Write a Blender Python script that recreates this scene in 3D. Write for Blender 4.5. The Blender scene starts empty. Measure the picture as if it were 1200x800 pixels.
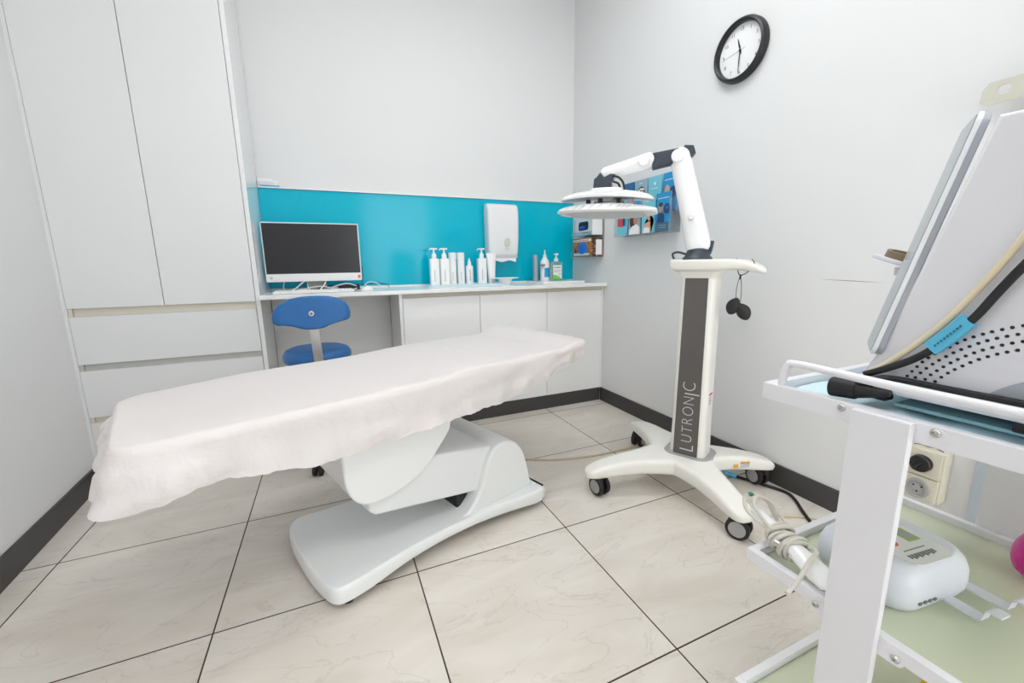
import bpy, bmesh, math, random
from mathutils import Vector, Matrix, noise
random.seed(7)
PI = math.pi
C = bpy.context.scene.collection
sc = bpy.context.scene

# ------------------------------------------------------------------ materials
def s2l(c):
    return tuple(((x/255)/12.92 if x/255 <= .04045 else (((x/255)+.055)/1.055)**2.4) for x in c)
MATS = {}
def mat(name, rgb, rough=.5, metal=0., bump=0., bscale=60., var=.03, vscale=8., coat=0., trans=0., alpha=1., spec=.5, sss=0., emit=None):
    if name in MATS: return MATS[name]
    m = bpy.data.materials.new(name); m.use_nodes = True
    nt = m.node_tree; b = nt.nodes['Principled BSDF']
    col = (*s2l(rgb), 1)
    tc = nt.nodes.new('ShaderNodeTexCoord')
    nz = nt.nodes.new('ShaderNodeTexNoise'); nz.inputs['Scale'].default_value = vscale; nz.inputs['Detail'].default_value = 4
    nt.links.new(tc.outputs['Object'], nz.inputs['Vector'])
    mr = nt.nodes.new('ShaderNodeMapRange'); mr.inputs['To Min'].default_value = 1-var; mr.inputs['To Max'].default_value = 1+var*.4
    nt.links.new(nz.outputs['Fac'], mr.inputs['Value'])
    mx = nt.nodes.new('ShaderNodeVectorMath'); mx.operation = 'SCALE'
    mx.inputs[0].default_value = col[:3]
    nt.links.new(mr.outputs['Result'], mx.inputs['Scale'])
    nt.links.new(mx.outputs['Vector'], b.inputs['Base Color'])
    b.inputs['Roughness'].default_value = rough; b.inputs['Metallic'].default_value = metal
    b.inputs['Specular IOR Level'].default_value = spec
    b.inputs['Coat Weight'].default_value = coat; b.inputs['Coat Roughness'].default_value = .05
    b.inputs['Transmission Weight'].default_value = trans; b.inputs['Alpha'].default_value = alpha
    if sss: b.inputs['Subsurface Weight'].default_value = sss; b.inputs['Subsurface Radius'].default_value = (.01, .008, .008)
    if emit: b.inputs['Emission Color'].default_value = (*s2l(rgb), 1); b.inputs['Emission Strength'].default_value = emit
    if bump:
        n2 = nt.nodes.new('ShaderNodeTexNoise'); n2.inputs['Scale'].default_value = bscale
        nt.links.new(tc.outputs['Object'], n2.inputs['Vector'])
        bp = nt.nodes.new('ShaderNodeBump'); bp.inputs['Strength'].default_value = bump; bp.inputs['Distance'].default_value = .002
        nt.links.new(n2.outputs['Fac'], bp.inputs['Height']); nt.links.new(bp.outputs['Normal'], b.inputs['Normal'])
    MATS[name] = m; return m

def floor_material(x0, y0, t):
    m = bpy.data.materials.new('porcelain_tile'); m.use_nodes = True
    nt = m.node_tree; N = nt.nodes; L = nt.links; b = N['Principled BSDF']
    tc = N.new('ShaderNodeTexCoord'); sp = N.new('ShaderNodeSeparateXYZ'); L.new(tc.outputs['Object'], sp.inputs[0])
    def math_(op, a, v=None, c=None):
        n = N.new('ShaderNodeMath'); n.operation = op
        for i, q in enumerate((a, v, c)):
            if q is None: continue
            if isinstance(q, (int, float)): n.inputs[i].default_value = q
            else: L.new(q, n.inputs[i])
        return n.outputs[0]
    def axis(o, off):
        u = math_('DIVIDE', math_('SUBTRACT', o, off), t)
        fr = math_('FRACT', math_('ADD', u, 100.0))
        d = math_('MINIMUM', fr, math_('SUBTRACT', 1.0, fr))
        return math_('FLOOR', u), math_('LESS_THAN', d, .0023/t)
    ix, gx = axis(sp.outputs[0], x0); iy, gy = axis(sp.outputs[1], y0)
    g = math_('MAXIMUM', gx, gy)
    seed = math_('ADD', math_('MULTIPLY', ix, 3.7), math_('MULTIPLY', iy, 8.3))
    cmb = N.new('ShaderNodeCombineXYZ'); L.new(sp.outputs[0], cmb.inputs[0]); L.new(sp.outputs[1], cmb.inputs[1]); L.new(seed, cmb.inputs[2])
    mp = N.new('ShaderNodeMapping'); mp.inputs['Rotation'].default_value = (0, 0, .5); mp.inputs['Scale'].default_value = (1.0, 2.6, 1)
    L.new(cmb.outputs[0], mp.inputs[0])
    n1 = N.new('ShaderNodeTexNoise'); n1.inputs['Scale'].default_value = 2.2; n1.inputs['Detail'].default_value = 7; n1.inputs['Distortion'].default_value = 1.2
    L.new(mp.outputs[0], n1.inputs['Vector'])
    cr = N.new('ShaderNodeValToRGB'); e = cr.color_ramp.elements
    e[0].position = .3; e[0].color = (*s2l((212, 203, 192)), 1); e[1].position = .7; e[1].color = (*s2l((228, 222, 213)), 1)
    L.new(n1.outputs['Fac'], cr.inputs[0])
    n2 = N.new('ShaderNodeTexNoise'); n2.inputs['Scale'].default_value = 1.7; n2.inputs['Detail'].default_value = 9; n2.inputs['Distortion'].default_value = 2.2
    L.new(mp.outputs[0], n2.inputs['Vector'])
    v = math_('ABSOLUTE', math_('SUBTRACT', n2.outputs['Fac'], .5))
    vr = N.new('ShaderNodeMapRange'); vr.inputs['From Max'].default_value = .012; vr.inputs['To Min'].default_value = .28; vr.inputs['To Max'].default_value = 0
    L.new(v, vr.inputs['Value'])
    m1 = N.new('ShaderNodeMixRGB'); L.new(vr.outputs[0], m1.inputs[0]); L.new(cr.outputs[0], m1.inputs[1]); m1.inputs[2].default_value = (*s2l((172, 160, 150)), 1)
    m2 = N.new('ShaderNodeMixRGB'); L.new(g, m2.inputs[0]); L.new(m1.outputs[0], m2.inputs[1]); m2.inputs[2].default_value = (*s2l((62, 50, 42)), 1)
    L.new(m2.outputs[0], b.inputs['Base Color'])
    L.new(math_('ADD', math_('MULTIPLY', g, .5), .33), b.inputs['Roughness'])
    bp = N.new('ShaderNodeBump'); bp.inputs['Strength'].default_value = .4; bp.inputs['Distance'].default_value = .002; bp.invert = True
    L.new(g, bp.inputs['Height']); L.new(bp.outputs[0], b.inputs['Normal'])
    return m

WALL = mat('painted_wall', (226, 226, 226), .55, bump=.08, bscale=300, var=.01)
CEIL = mat('ceiling_paint', (246, 246, 246), .8, var=.01)
SKIRT = mat('charcoal_skirting', (66, 64, 64), .5, bump=.05)
GAPD = mat('shadow_gap_board', (70, 68, 66), .7)
LAM = mat('white_gloss_laminate', (234, 234, 234), .06, var=.008)
LAMF = mat('white_satin_laminate', (226, 227, 227), .4, var=.008)
LAMG = mat('pale_grey_laminate', (234, 234, 232), .3, var=.01)
CHAN = mat('beige_channel', (212, 206, 192), .45)
CHANG = mat('grey_channel', (188, 188, 184), .45)
LAMF_LIT = mat('white_laminate_lit', (240, 240, 239), .35, var=.008)  # same white laminate as the wardrobe, brighter light painted into its colour
TURQ = mat('turquoise_glass', (0, 184, 210), .12, var=.01, spec=.26)
TOP = mat('white_stone_top', (240, 240, 238), .18, var=.01)
WPL = mat('white_plastic', (236, 236, 236), .32, var=.01)
WPG = mat('white_gloss_plastic', (242, 242, 242), .18, var=.008)
CREAM = mat('cream_white_plastic', (240, 238, 231), .28, var=.01)
GREYP = mat('grey_plastic', (168, 168, 166), .4)
LGREY = mat('light_grey_plastic', (200, 202, 204), .4)
DGREY = mat('dark_grey_panel', (92, 87, 84), .28, var=.02)
SLATE = mat('slate_plastic', (52, 62, 72), .4)
BLK = mat('black_plastic', (24, 24, 26), .4)
BLKR = mat('black_rubber', (30, 29, 29), .6)
SCREEN = mat('black_screen', (34, 34, 37), .25, var=.02)
BLUE = mat('blue_vinyl', (36, 104, 168), .38, bump=.1, bscale=90, var=.06)
STEEL = mat('brushed_steel', (205, 203, 200), .32, metal=.9)
CHROME = mat('chrome', (210, 210, 210), .15, metal=1.)
BEDP = mat('bed_white_plastic', (236, 238, 238), .3, var=.008)
BEDG = mat('bed_white_metal', (232, 234, 235), .35, var=.01)
VINYL = mat('cream_vinyl', (225, 218, 208), .5)
PCOAT = mat('white_powder_coat', (233, 232, 236), .38, bump=.04, bscale=400, var=.008)
GLASS = mat('frosted_green_glass', (230, 236, 212), .2, trans=.35, var=.02)
ACRY = mat('clear_acrylic', (240, 246, 248), .05, trans=1., spec=.5, alpha=.38)
PAPER = mat('white_paper', (240, 240, 240), .7)
BPAD = mat('pale_blue_pad', (212, 236, 244), .8, bump=.5, bscale=40, var=.06, vscale=20)
TEALP = mat('teal_tray_mat', (146, 186, 194), .7)
MACH = mat('machine_white', (224, 223, 228), .4, var=.01)
MACHG = mat('machine_grey', (168, 172, 180), .4)
BEZ = mat('bezel_white', (238, 240, 242), .2)
GSCR = mat('grey_blue_glass', (128, 144, 152), .15)
CABW = mat('pale_grey_cable', (206, 202, 192), .45)
CABC = mat('cream_cable', (206, 190, 160), .5)
HOSE = mat('beige_hose', (222, 208, 180), .4)
TAG = mat('blue_tag', (88, 184, 218), .55, var=.05, vscale=40)
INK = mat('grey_ink', (118, 118, 122), .7)
INKD = mat('dark_ink', (52, 52, 56), .7)
ORNG = mat('orange_sticker', (226, 110, 80), .5)
BEIGE = mat('beige_outlet', (214, 208, 190), .4)
SKIN = mat('printed_skin', (214, 166, 138), .5)
SKIN2 = mat('printed_tan_skin', (190, 134, 106), .5)
HAIR = mat('printed_hair', (62, 44, 38), .6)
MUST = mat('printed_pale_teal', (116, 198, 216), .4)
MUSB = mat('printed_blue', (20, 148, 204), .4)
MUSG = mat('printed_grey_blue', (140, 174, 192), .4)
MUSD = mat('printed_dark_blue', (22, 100, 150), .4)
NAVY = mat('printed_navy', (30, 60, 112), .4)
SLATEB = mat('printed_slate', (70, 104, 130), .4)
RED = mat('printed_red', (200, 66, 76), .5)
LIMEG = mat('green_label', (132, 214, 60), .5)
LBLUE = mat('light_blue_label', (20, 160, 214), .5)
GEL = mat('pale_gel', (222, 236, 226), .1, trans=.85)
DOORG = mat('grey_door_frame', (168, 176, 184), .45)
DOORC = mat('cream_door', (226, 218, 204), .5)
BRKT = mat('beige_metal', (204, 202, 188), .45, metal=.1)
PINK = mat('pink_shell', (220, 44, 150), .18, var=.12, vscale=30)
YEL = mat('yellow_plastic', (236, 196, 40), .45)
TIGER = None

def tiger():
    m = bpy.data.materials.new('striped_carton'); m.use_nodes = True
    nt = m.node_tree; b = nt.nodes['Principled BSDF']
    tc = nt.nodes.new('ShaderNodeTexCoord'); w = nt.nodes.new('ShaderNodeTexWave')
    w.inputs['Scale'].default_value = 22; w.inputs['Distortion'].default_value = 6; w.inputs['Detail'].default_value = 2; w.inputs['Detail Scale'].default_value = 3
    nt.links.new(tc.outputs['Object'], w.inputs['Vector'])
    cr = nt.nodes.new('ShaderNodeValToRGB'); e = cr.color_ramp.elements
    e[0].position = .35; e[0].color = (*s2l((58, 44, 40)), 1); e[1].position = .55; e[1].color = (*s2l((216, 140, 60)), 1)
    nt.links.new(w.outputs['Fac'], cr.inputs[0]); nt.links.new(cr.outputs[0], b.inputs['Base Color']); b.inputs['Roughness'].default_value = .5
    return m
TIGER = tiger()

def sheet_material():
    m = bpy.data.materials.new('nonwoven_sheet'); m.use_nodes = True
    nt = m.node_tree; N = nt.nodes; L = nt.links; b = N['Principled BSDF']; out = N['Material Output']
    tc = N.new('ShaderNodeTexCoord')
    nz = N.new('ShaderNodeTexNoise'); nz.inputs['Scale'].default_value = 5; nz.inputs['Detail'].default_value = 5; nz.inputs['Distortion'].default_value = 1.6
    L.new(tc.outputs['Object'], nz.inputs['Vector'])
    nf = N.new('ShaderNodeTexNoise'); nf.inputs['Scale'].default_value = 20; nf.inputs['Detail'].default_value = 3; nf.inputs['Distortion'].default_value = 1.5
    L.new(tc.outputs['Object'], nf.inputs['Vector'])
    ad = N.new('ShaderNodeMath'); ad.operation = 'MULTIPLY_ADD'; ad.inputs[1].default_value = .35
    L.new(nf.outputs['Fac'], ad.inputs[0]); L.new(nz.outputs['Fac'], ad.inputs[2])
    bp = N.new('ShaderNodeBump'); bp.inputs['Strength'].default_value = .45; bp.inputs['Distance'].default_value = .014
    L.new(ad.outputs[0], bp.inputs['Height'])
    b.inputs['Base Color'].default_value = (*s2l((251, 248, 247)), 1); b.inputs['Roughness'].default_value = .75; b.inputs['Specular IOR Level'].default_value = .25
    L.new(bp.outputs[0], b.inputs['Normal'])
    tr = N.new('ShaderNodeBsdfTranslucent'); tr.inputs['Color'].default_value = (*s2l((222, 202, 199)), 1); L.new(bp.outputs[0], tr.inputs['Normal'])
    ms = N.new('ShaderNodeMixShader'); ms.inputs[0].default_value = .3
    L.new(b.outputs[0], ms.inputs[1]); L.new(tr.outputs[0], ms.inputs[2]); L.new(ms.outputs[0], out.inputs['Surface'])
    return m
SHEET = sheet_material()

# ------------------------------------------------------------------ geometry helpers
def V(*a): return Vector(a)
def merge(bm, t):
    me = bpy.data.meshes.new('tmp'); t.to_mesh(me); t.free(); bm.from_mesh(me); bpy.data.meshes.remove(me)
def BM(): return bmesh.new()
def box(bm, a, b, bev=0., seg=2, M=None):
    t = BM(); bmesh.ops.create_cube(t, size=1)
    for v in t.verts: v.co = Vector([a[i]+(b[i]-a[i])*(v.co[i]+.5) for i in range(3)])
    if bev: bmesh.ops.bevel(t, geom=t.edges[:], offset=min(bev, .49*min(abs(b[i]-a[i]) for i in range(3))), segments=seg, profile=.5, affect='EDGES')
    if M: bmesh.ops.transform(t, matrix=M, verts=t.verts)
    merge(bm, t); return bm
def frame_of(d):
    d = d.normalized(); u = Vector((0, 0, 1)) if abs(d.z) < .95 else Vector((1, 0, 0))
    x = u.cross(d).normalized(); return x, d.cross(x)
def cyl(bm, p0, p1, r0, r1=None, seg=24, bev=0.):
    p0 = Vector(p0); p1 = Vector(p1); r1 = r0 if r1 is None else r1
    x, y = frame_of(p1-p0); d = (p1-p0).normalized()
    prof = [(r0, 0), (r1, (p1-p0).length)]
    if bev:
        Ln = prof[1][1]; prof = [(r0-bev, 0), (r0-bev*.3, bev*.3), (r0, bev), (r1, Ln-bev), (r1-bev*.3, Ln-bev*.3), (r1-bev, Ln)]
    rings = [[p0+d*h+(x*math.cos(2*PI*i/seg)+y*math.sin(2*PI*i/seg))*r for i in range(seg)] for r, h in prof]
    return loft(bm, rings)
def loft(bm, rings, cap=True, closed=True):
    vs = [[bm.verts.new(p) for p in r] for r in rings]; n = len(rings[0])
    for a, b in zip(vs, vs[1:]):
        for i in range(n if closed else n-1):
            j = (i+1) % n
            try: bm.faces.new((a[i], a[j], b[j], b[i]))
            except ValueError: pass
    if cap:
        for r in (vs[0], vs[-1]):
            try: bm.faces.new(r)
            except ValueError: pass
    return bm
def lathe(bm, prof, c=(0, 0, 0), seg=28, axis='Z', sx=1., sy=1.):
    shut = prof[0] != prof[-1]
    rings = []
    for r, h in prof:
        ring = []
        for i in range(seg):
            a = 2*PI*i/seg; x = math.cos(a)*max(r, 1e-5)*sx; y = math.sin(a)*max(r, 1e-5)*sy
            p = {'Z': (x, y, h), 'X': (h, x, y), 'Y': (x, h, y)}[axis]
            ring.append(Vector(p)+Vector(c))
        rings.append(ring)
    return loft(bm, rings, cap=shut)
def smooth_path(pts, n=8, closed=False):
    P = [Vector(p) for p in pts]; out = []; m = len(P)
    for i in range(m if closed else m-1):
        g = (lambda k: P[k % m]) if closed else (lambda k: P[max(0, min(m-1, k))])
        p0, p1, p2, p3 = g(i-1), g(i), g(i+1), g(i+2)
        for k in range(n):
            t = k/n; out.append(.5*((2*p1)+(p2-p0)*t+(2*p0-5*p1+4*p2-p3)*t*t+(3*p1-p0-3*p2+p3)*t**3))
    if not closed: out.append(P[-1])
    return out
def tube(bm, pts, r, seg=10, n=8, smooth=True, closed=False):
    P = smooth_path(pts, n, closed) if smooth else [Vector(p) for p in pts]
    rings = []; x = None; m = len(P)
    for i, p in enumerate(P):
        d = ((P[(i+1) % m] if closed else P[min(i+1, m-1)])-(P[i-1] if (closed or i > 0) else P[0])).normalized()
        if x is None: x, y = frame_of(d)
        x = (x-d*x.dot(d)).normalized(); y = d.cross(x)
        rr = r(i/(m-1)) if callable(r) else r
        rings.append([p+(x*math.cos(2*PI*k/seg)+y*math.sin(2*PI*k/seg))*rr for k in range(seg)])
    if closed:
        rings.append(rings[0]); return loft(bm, rings, cap=False)
    return loft(bm, rings)
def rrect(w, h, r, n=6, cx=0., cy=0.):
    out = []; r = min(r, w/2-1e-5, h/2-1e-5)
    for (sx, sy, a0) in ((1, 1, 0), (-1, 1, 90), (-1, -1, 180), (1, -1, 270)):
        for k in range(n+1):
            a = math.radians(a0+90*k/n); out.append((cx+sx*(w/2-r)+r*math.cos(a), cy+sy*(h/2-r)+r*math.sin(a)))
    return out
def prism(bm, poly, lo, hi, axis='Y', bev=0., seg=3):
    # poly: 2-D points in the two other axes
    t = BM()
    def put(p, h): return {'Y': (p[0], h, p[1]), 'X': (h, p[0], p[1]), 'Z': (p[0], p[1], h)}[axis]
    a = [t.verts.new(put(p, lo)) for p in poly]; b = [t.verts.new(put(p, hi)) for p in poly]
    n = len(poly); fa = t.faces.new(a); fb = t.faces.new(b)
    for i in range(n): t.faces.new((a[i], a[(i+1) % n], b[(i+1) % n], b[i]))
    bmesh.ops.recalc_face_normals(t, faces=t.faces)
    if bev:
        ed = [e for e in t.edges if (e in fa.edges[:] or e in fb.edges[:])]
        bmesh.ops.bevel(t, geom=ed, offset=bev, segments=seg, profile=.5, affect='EDGES')
    merge(bm, t); return bm
def plate(bm, outline, levels):
    # outline 2-D (x,y); levels: list of (z, inset) -> stacked loft with normals inset
    n = len(outline); rings = []
    for z, ins in levels:
        ring = []
        for i in range(n):
            p = Vector(outline[i]); a = Vector(outline[i-1]); b = Vector(outline[(i+1) % n])
            tg = (b-a).normalized(); nn = Vector((-tg.y, tg.x)); q = p+nn*ins
            zz = z(p) if callable(z) else z
            ring.append(V(q.x, q.y, zz))
        rings.append(ring)
    return loft(bm, rings)
def ball(bm, c, r, seg=20):
    rx, ry, rz = r if isinstance(r, (tuple, list)) else (r, r, r)
    t = BM(); bmesh.ops.create_uvsphere(t, u_segments=seg, v_segments=seg//2+2, radius=1)
    for v in t.verts: v.co = V(c[0]+v.co.x*rx, c[1]+v.co.y*ry, c[2]+v.co.z*rz)
    merge(bm, t); return bm
def rot(bm, M): bmesh.ops.transform(bm, matrix=M, verts=bm.verts); return bm

PM = {}
def finish(bm, name, m, sharp=38):
    bmesh.ops.recalc_face_normals(bm, faces=bm.faces)
    for f in bm.faces: f.smooth = True
    for e in bm.edges:
        if len(e.link_faces) == 2 and e.calc_face_angle(0) > math.radians(sharp): e.smooth = False
    me = bpy.data.meshes.new(name); bm.to_mesh(me); bm.free(); me.materials.append(m)
    return me
def wn(o):
    if len(o.data.polygons) < 4000:
        m = o.modifiers.new('weighted_normals', 'WEIGHTED_NORMAL'); m.keep_sharp = True
    return o
def thing(name, label, cat, loc=(0, 0, 0), rz=0., group=None):
    o = bpy.data.objects.new(name, None); C.objects.link(o); o.empty_display_size = .05
    o.location = loc; o.rotation_euler = (0, 0, rz); o['label'] = label; o['category'] = cat
    if group: o['group'] = group
    PM[o.name] = Matrix.Translation(loc) @ Matrix.Rotation(rz, 4, 'Z')
    return o
def part(name, bm, m, parent, label=None, world=False, sharp=38):
    if world:
        root = parent
        while root.parent: root = root.parent
        bmesh.ops.transform(bm, matrix=PM[root.name].inverted(), verts=bm.verts)
    o = bpy.data.objects.new(name, finish(bm, name, m, sharp)); C.objects.link(o); wn(o); o.parent = parent
    if label: o['label'] = label
    return o
def solo(name, label, cat, bm, m, group=None, sharp=38, origin=None):
    if origin is not None: bmesh.ops.translate(bm, vec=-Vector(origin), verts=bm.verts)
    o = bpy.data.objects.new(name, finish(bm, name, m, sharp)); C.objects.link(o); wn(o)
    if origin is not None: o.location = origin
    o['label'] = label; o['category'] = cat
    if group: o['group'] = group
    return o
def struct(name, bm, m, parent=None):
    o = bpy.data.objects.new(name, finish(bm, name, m)); C.objects.link(o); wn(o)
    if parent: o.parent = parent
    else: o['kind'] = 'structure'
    return o
def copy_tree(o, parent=None):
    c = o.copy(); C.objects.link(c)
    if parent: c.parent = parent
    for ch in list(o.children): copy_tree(ch, c)
    return c
def text_bm(s, size, depth=.0006, M=None, align='CENTER', offset=0.):
    cu = bpy.data.curves.new('txt', 'FONT'); cu.body = s; cu.size = size; cu.extrude = depth; cu.align_x = align; cu.align_y = 'CENTER'; cu.offset = offset
    ob = bpy.data.objects.new('txt', cu); C.objects.link(ob)
    dg = bpy.context.evaluated_depsgraph_get(); dg.update()
    me = bpy.data.meshes.new_from_object(ob.evaluated_get(dg))
    bm = BM(); bm.from_mesh(me); bpy.data.objects.remove(ob); bpy.data.curves.remove(cu); bpy.data.meshes.remove(me)
    if M is not None: rot(bm, M)
    return bm
FRONT = Matrix(((1, 0, 0, 0), (0, 0, -1, 0), (0, 1, 0, 0), (0, 0, 0, 1)))   # text plane xy -> xz, facing -y
T = Matrix.Translation
R = Matrix.Rotation

# ------------------------------------------------------------------ room
XR, YB, ZC, YN = 1.89, 3.055, 3.10, -1.35
def xl(y): return -1.105-.05*(y-1.8)
def slab(pts, z0, z1):
    bm = BM(); return prism(bm, pts, z0, z1, 'Z')
struct('floor', slab([(xl(YN)-.1, YN-.1), (XR+.1, YN-.1), (XR+.1, YB+.1), (xl(YB)-.1, YB+.1)], -.1, 0), floor_material(-1.0012, .7205, .6))
struct('ceiling', slab([(xl(YN)-.1, YN-.1), (XR+.1, YN-.1), (XR+.1, YB+.1), (xl(YB)-.1, YB+.1)], ZC, ZC+.1), CEIL)
struct('wall_back', box(BM(), (xl(YB)-.1, YB, 0), (XR+.1, YB+.1, ZC)), WALL)
wr = struct('wall_right', box(BM(), (XR, YN-.1, 0), (XR+.1, YB, ZC)), WALL)
bm = BM(); DX0, DX1, DZ = .62, 1.70, 2.25
box(bm, (xl(YN)-.1, YN-.1, 0), (DX0, YN, ZC)); box(bm, (DX1, YN-.1, 0), (XR, YN, ZC)); box(bm, (DX0, YN-.1, DZ), (DX1, YN, ZC)); struct('wall_front', bm, WALL)
struct('wall_left', slab([(xl(YN), YN), (xl(YB), YB), (xl(YB)-.1, YB), (xl(YN)-.1, YN)], 0, ZC), WALL)
struct('baseboard_right', box(BM(), (XR-.011, .545, 0), (XR, 2.606, .102), .002), SKIRT)
struct('baseboard_left', slab([(xl(YN)+.012, YN), (xl(2.606)+.012, 2.604), (xl(2.606), 2.604), (xl(YN), YN)], 0, .102), SKIRT)
# fine crack in the right wall paint
bm = BM(); pts = [(XR-.0004, 1.09-.22*i/24, .977-.007*i/24+.0012*noise.noise(V(i*.9, 0, 0))) for i in range(25)]
tube(bm, pts, lambda t: .0002+.0009*math.sin(PI*min(1, max(0, t*1.05))), seg=6, n=2)
cr = struct('crack', bm, INK, wr); cr['label'] = 'thin dark crack line in the white paint'
# door on the right wall beyond the trolley
d1 = struct('door_1', box(BM(), (XR-.014, -.36, .005), (XR, .432, 2.05), .002), DOORC)
bm = BM(); box(bm, (XR-.03, .434, 0), (XR, .545, 2.16), .002); box(bm, (XR-.03, -.475, 0), (XR, -.362, 2.16), .002); box(bm, (XR-.03, -.362, 2.055), (XR, .434, 2.16), .002)
struct('door_frame', bm, DOORG, d1)

# ------------------------------------------------------------------ wardrobe
XW0, XW1, YF = -1.142, -.345, 2.606
w = thing('wardrobe', 'tall white built-in wardrobe with two doors above wide drawers', 'wardrobe', (-.75, 2.83, 0))
bm = BM(); box(bm, (XW0+.004, YF+.02, .10), (XW1-.02, 3.05, 3.09)); part('body', bm, LAMG, w, world=True)
part('side_panel', box(BM(), (XW1-.021, YF, 0), (XW1, 3.05, 3.09), .001), LAM, w, world=True)
part('plinth', box(BM(), (XW0+.004, YF+.05, 0), (XW1-.022, YF+.07, .1)), SKIRT, w, world=True)
xs = -.7625
for a, b in ((XW0+.012, xs-.0015), (xs+.0015, XW1-.0235)):
    part('door', box(BM(), (a, YF, .883), (b, YF+.019, 3.085), .001), LAMF, w, world=True)
for z0, z1 in ((.613, .844), (.347, .581), (.105, .318)):
    part('drawer', box(BM(), (XW0+.012, YF, z0), (XW1-.0235, YF+.019, z1), .001), LAMF, w, world=True)
part('filler_strip', box(BM(), (XW0-.006, YF+.001, .1), (XW0+.0105, YF+.02, 3.085)), LAMF, w, world=True)
for z0, z1, m in ((.845, .882, CHAN), (.582, .612, CHANG), (.319, .346, CHAN)):
    bm = BM(); box(bm, (XW0+.03, YF+.012, z0), (XW1-.0235, YF+.02, z1)); box(bm, (XW0+.012, YF+.004, z0), (XW0+.0285, YF+.02, z1))
    part('handle_channel', bm, m, w, world=True)

# ------------------------------------------------------------------ base cabinets, desk top, splashback
XC = .385
doors = [(.407, .9045), (.9075, 1.4065), (1.4095, 1.872)]
labs = ['white base cabinet under the white pump bottles, next to the knee space', 'white base cabinet in the middle, under the paper towel dispenser', 'white base cabinet in the corner under the hand sanitiser']
for i, (a, b) in enumerate(doors):
    t = thing('base_cabinet', labs[i], 'cabinet', ((a+b)/2, 2.83, 0), group='white base cabinets under the worktop')
    part('body', box(BM(), (a-.001 if i else XC+.021, YF+.02, .10), (b+.001 if i < 2 else 1.886, 3.045, .888)), LAMG, t, world=True)
    part('door', box(BM(), (a, YF, .103), (b, YF+.019, .862), .001), LAMF_LIT, t, world=True)
    part('plinth', box(BM(), (a-.001 if i else XC, YF+.004, 0), (b+.001 if i < 2 else 1.878, YF+.02, .1)), SKIRT, t, world=True)
    part('handle_channel', box(BM(), (a-.0005, YF+.010, .8635), (b+.0005, YF+.0195, .889)), CHAN, t, world=True)
    if i == 0: part('side_panel', box(BM(), (XC, YF, .102), (XC+.02, 3.045, .889), .001), LAM, t, world=True)
    if i == 2: part('filler_strip', box(BM(), (1.8735, YF, .102), (1.8885, YF+.019, .889), .001), LAMF_LIT, t, world=True)
bm = BM(); box(bm, (XW1+.001, 2.562, .89), (1.8885, 3.05, .9145), .003)
top = solo('worktop', 'long white worktop running from the wardrobe to the right wall', 'worktop', bm, TOP)
solo('modesty_panel', 'pale grey panel closing the back of the desk knee space', 'panel', box(BM(), (XW1+.002, 3.03, .003), (XC-.002, 3.05, .889)), LAMG)
bm = BM(); box(bm, (XW1+.001, 3.041, .928), (1.8885, 3.054, 1.538), .0015)
sp = solo('splashback', 'glossy turquoise glass splashback behind the worktop', 'splashback', bm, TURQ)
struct('trim_1', box(BM(), (XW1+.001, 3.036, .9146), (1.8885, 3.0545, .9275), .001), TOP)
struct('trim_2', box(BM(), (XW1+.001, 3.030, 1.5385), (1.8885, 3.0545, 1.546), .001), TOP)
# small clear card stand on the ledge
t = thing('card_stand', 'small clear acrylic stand with white cards on the ledge beside the wardrobe', 'card stand', (-.295, 3.04, 1.5465))
part('holder', box(BM(), (-.345, 3.031, 1.5467), (-.25, 3.034, 1.576), .0008), ACRY, t, world=True)
part('card', box(BM(), (-.342, 3.036, 1.5467), (-.235, 3.040, 1.585), .0005), PAPER, t, world=True)
part('card', box(BM(), (-.342, 3.043, 1.5467), (-.262, 3.046, 1.594), .0005), PAPER, t, world=True)
part('blue_strip', box(BM(), (-.332, 3.0345, 1.5467), (-.225, 3.0355, 1.5555)), TAG, t, world=True)

# ------------------------------------------------------------------ computer
t = thing('monitor', 'white all-in-one computer with a black screen on the desk', 'computer', (-.07, 2.84, .915))
X0, X1, Z0, Z1, YM = -.331, .197, .975, 1.318, 2.815
bm = BM(); prism(bm, rrect(X1-X0, Z1-Z0, .006, 3, (X0+X1)/2, (Z0+Z1)/2), YM, YM+.035, 'Y', .003); part('casing', bm, WPL, t, world=True)
bm = BM(); box(bm, (X0+.006, YM-.0008, Z0+.047), (X1-.006, YM+.003, Z1-.006), .0005); part('screen', bm, SCREEN, t, world=True)
bm = BM(); cyl(bm, (X0+.027, YM-.001, Z0+.024), (X0+.027, YM+.002, Z0+.024), .0085, seg=20); part('logo_badge', bm, LGREY, t, world=True)
part('sticker', box(BM(), (X1-.024, YM-.001, Z0+.014), (X1-.008, YM+.001, Z0+.033)), ORNG, t, 'small orange sticker', world=True)
bm = BM(); box(bm, (-.12, YM+.05, .924), (-.01, YM+.07, 1.12), .004); box(bm, (-.12, YM+.03, 1.08), (-.01, YM+.065, 1.14), .003); part('stand', bm, GREYP, t, world=True)
bm = BM(); prism(bm, rrect(.22, .16, .02, 5, -.065, YM+.06), .915, .9235, 'Z', .002); part('stand_base', bm, LGREY, t, world=True)
t = thing('keyboard', 'white keyboard on the desk in front of the computer', 'keyboard', (-.08, 2.69, .915))
KX0, KX1, KY0, KY1 = -.285, .135, 2.625, 2.745
part('base', box(BM(), (KX0, KY0, .9152), (KX1, KY1, .927), .003), WPL, t, world=True)
bm = BM()
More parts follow.
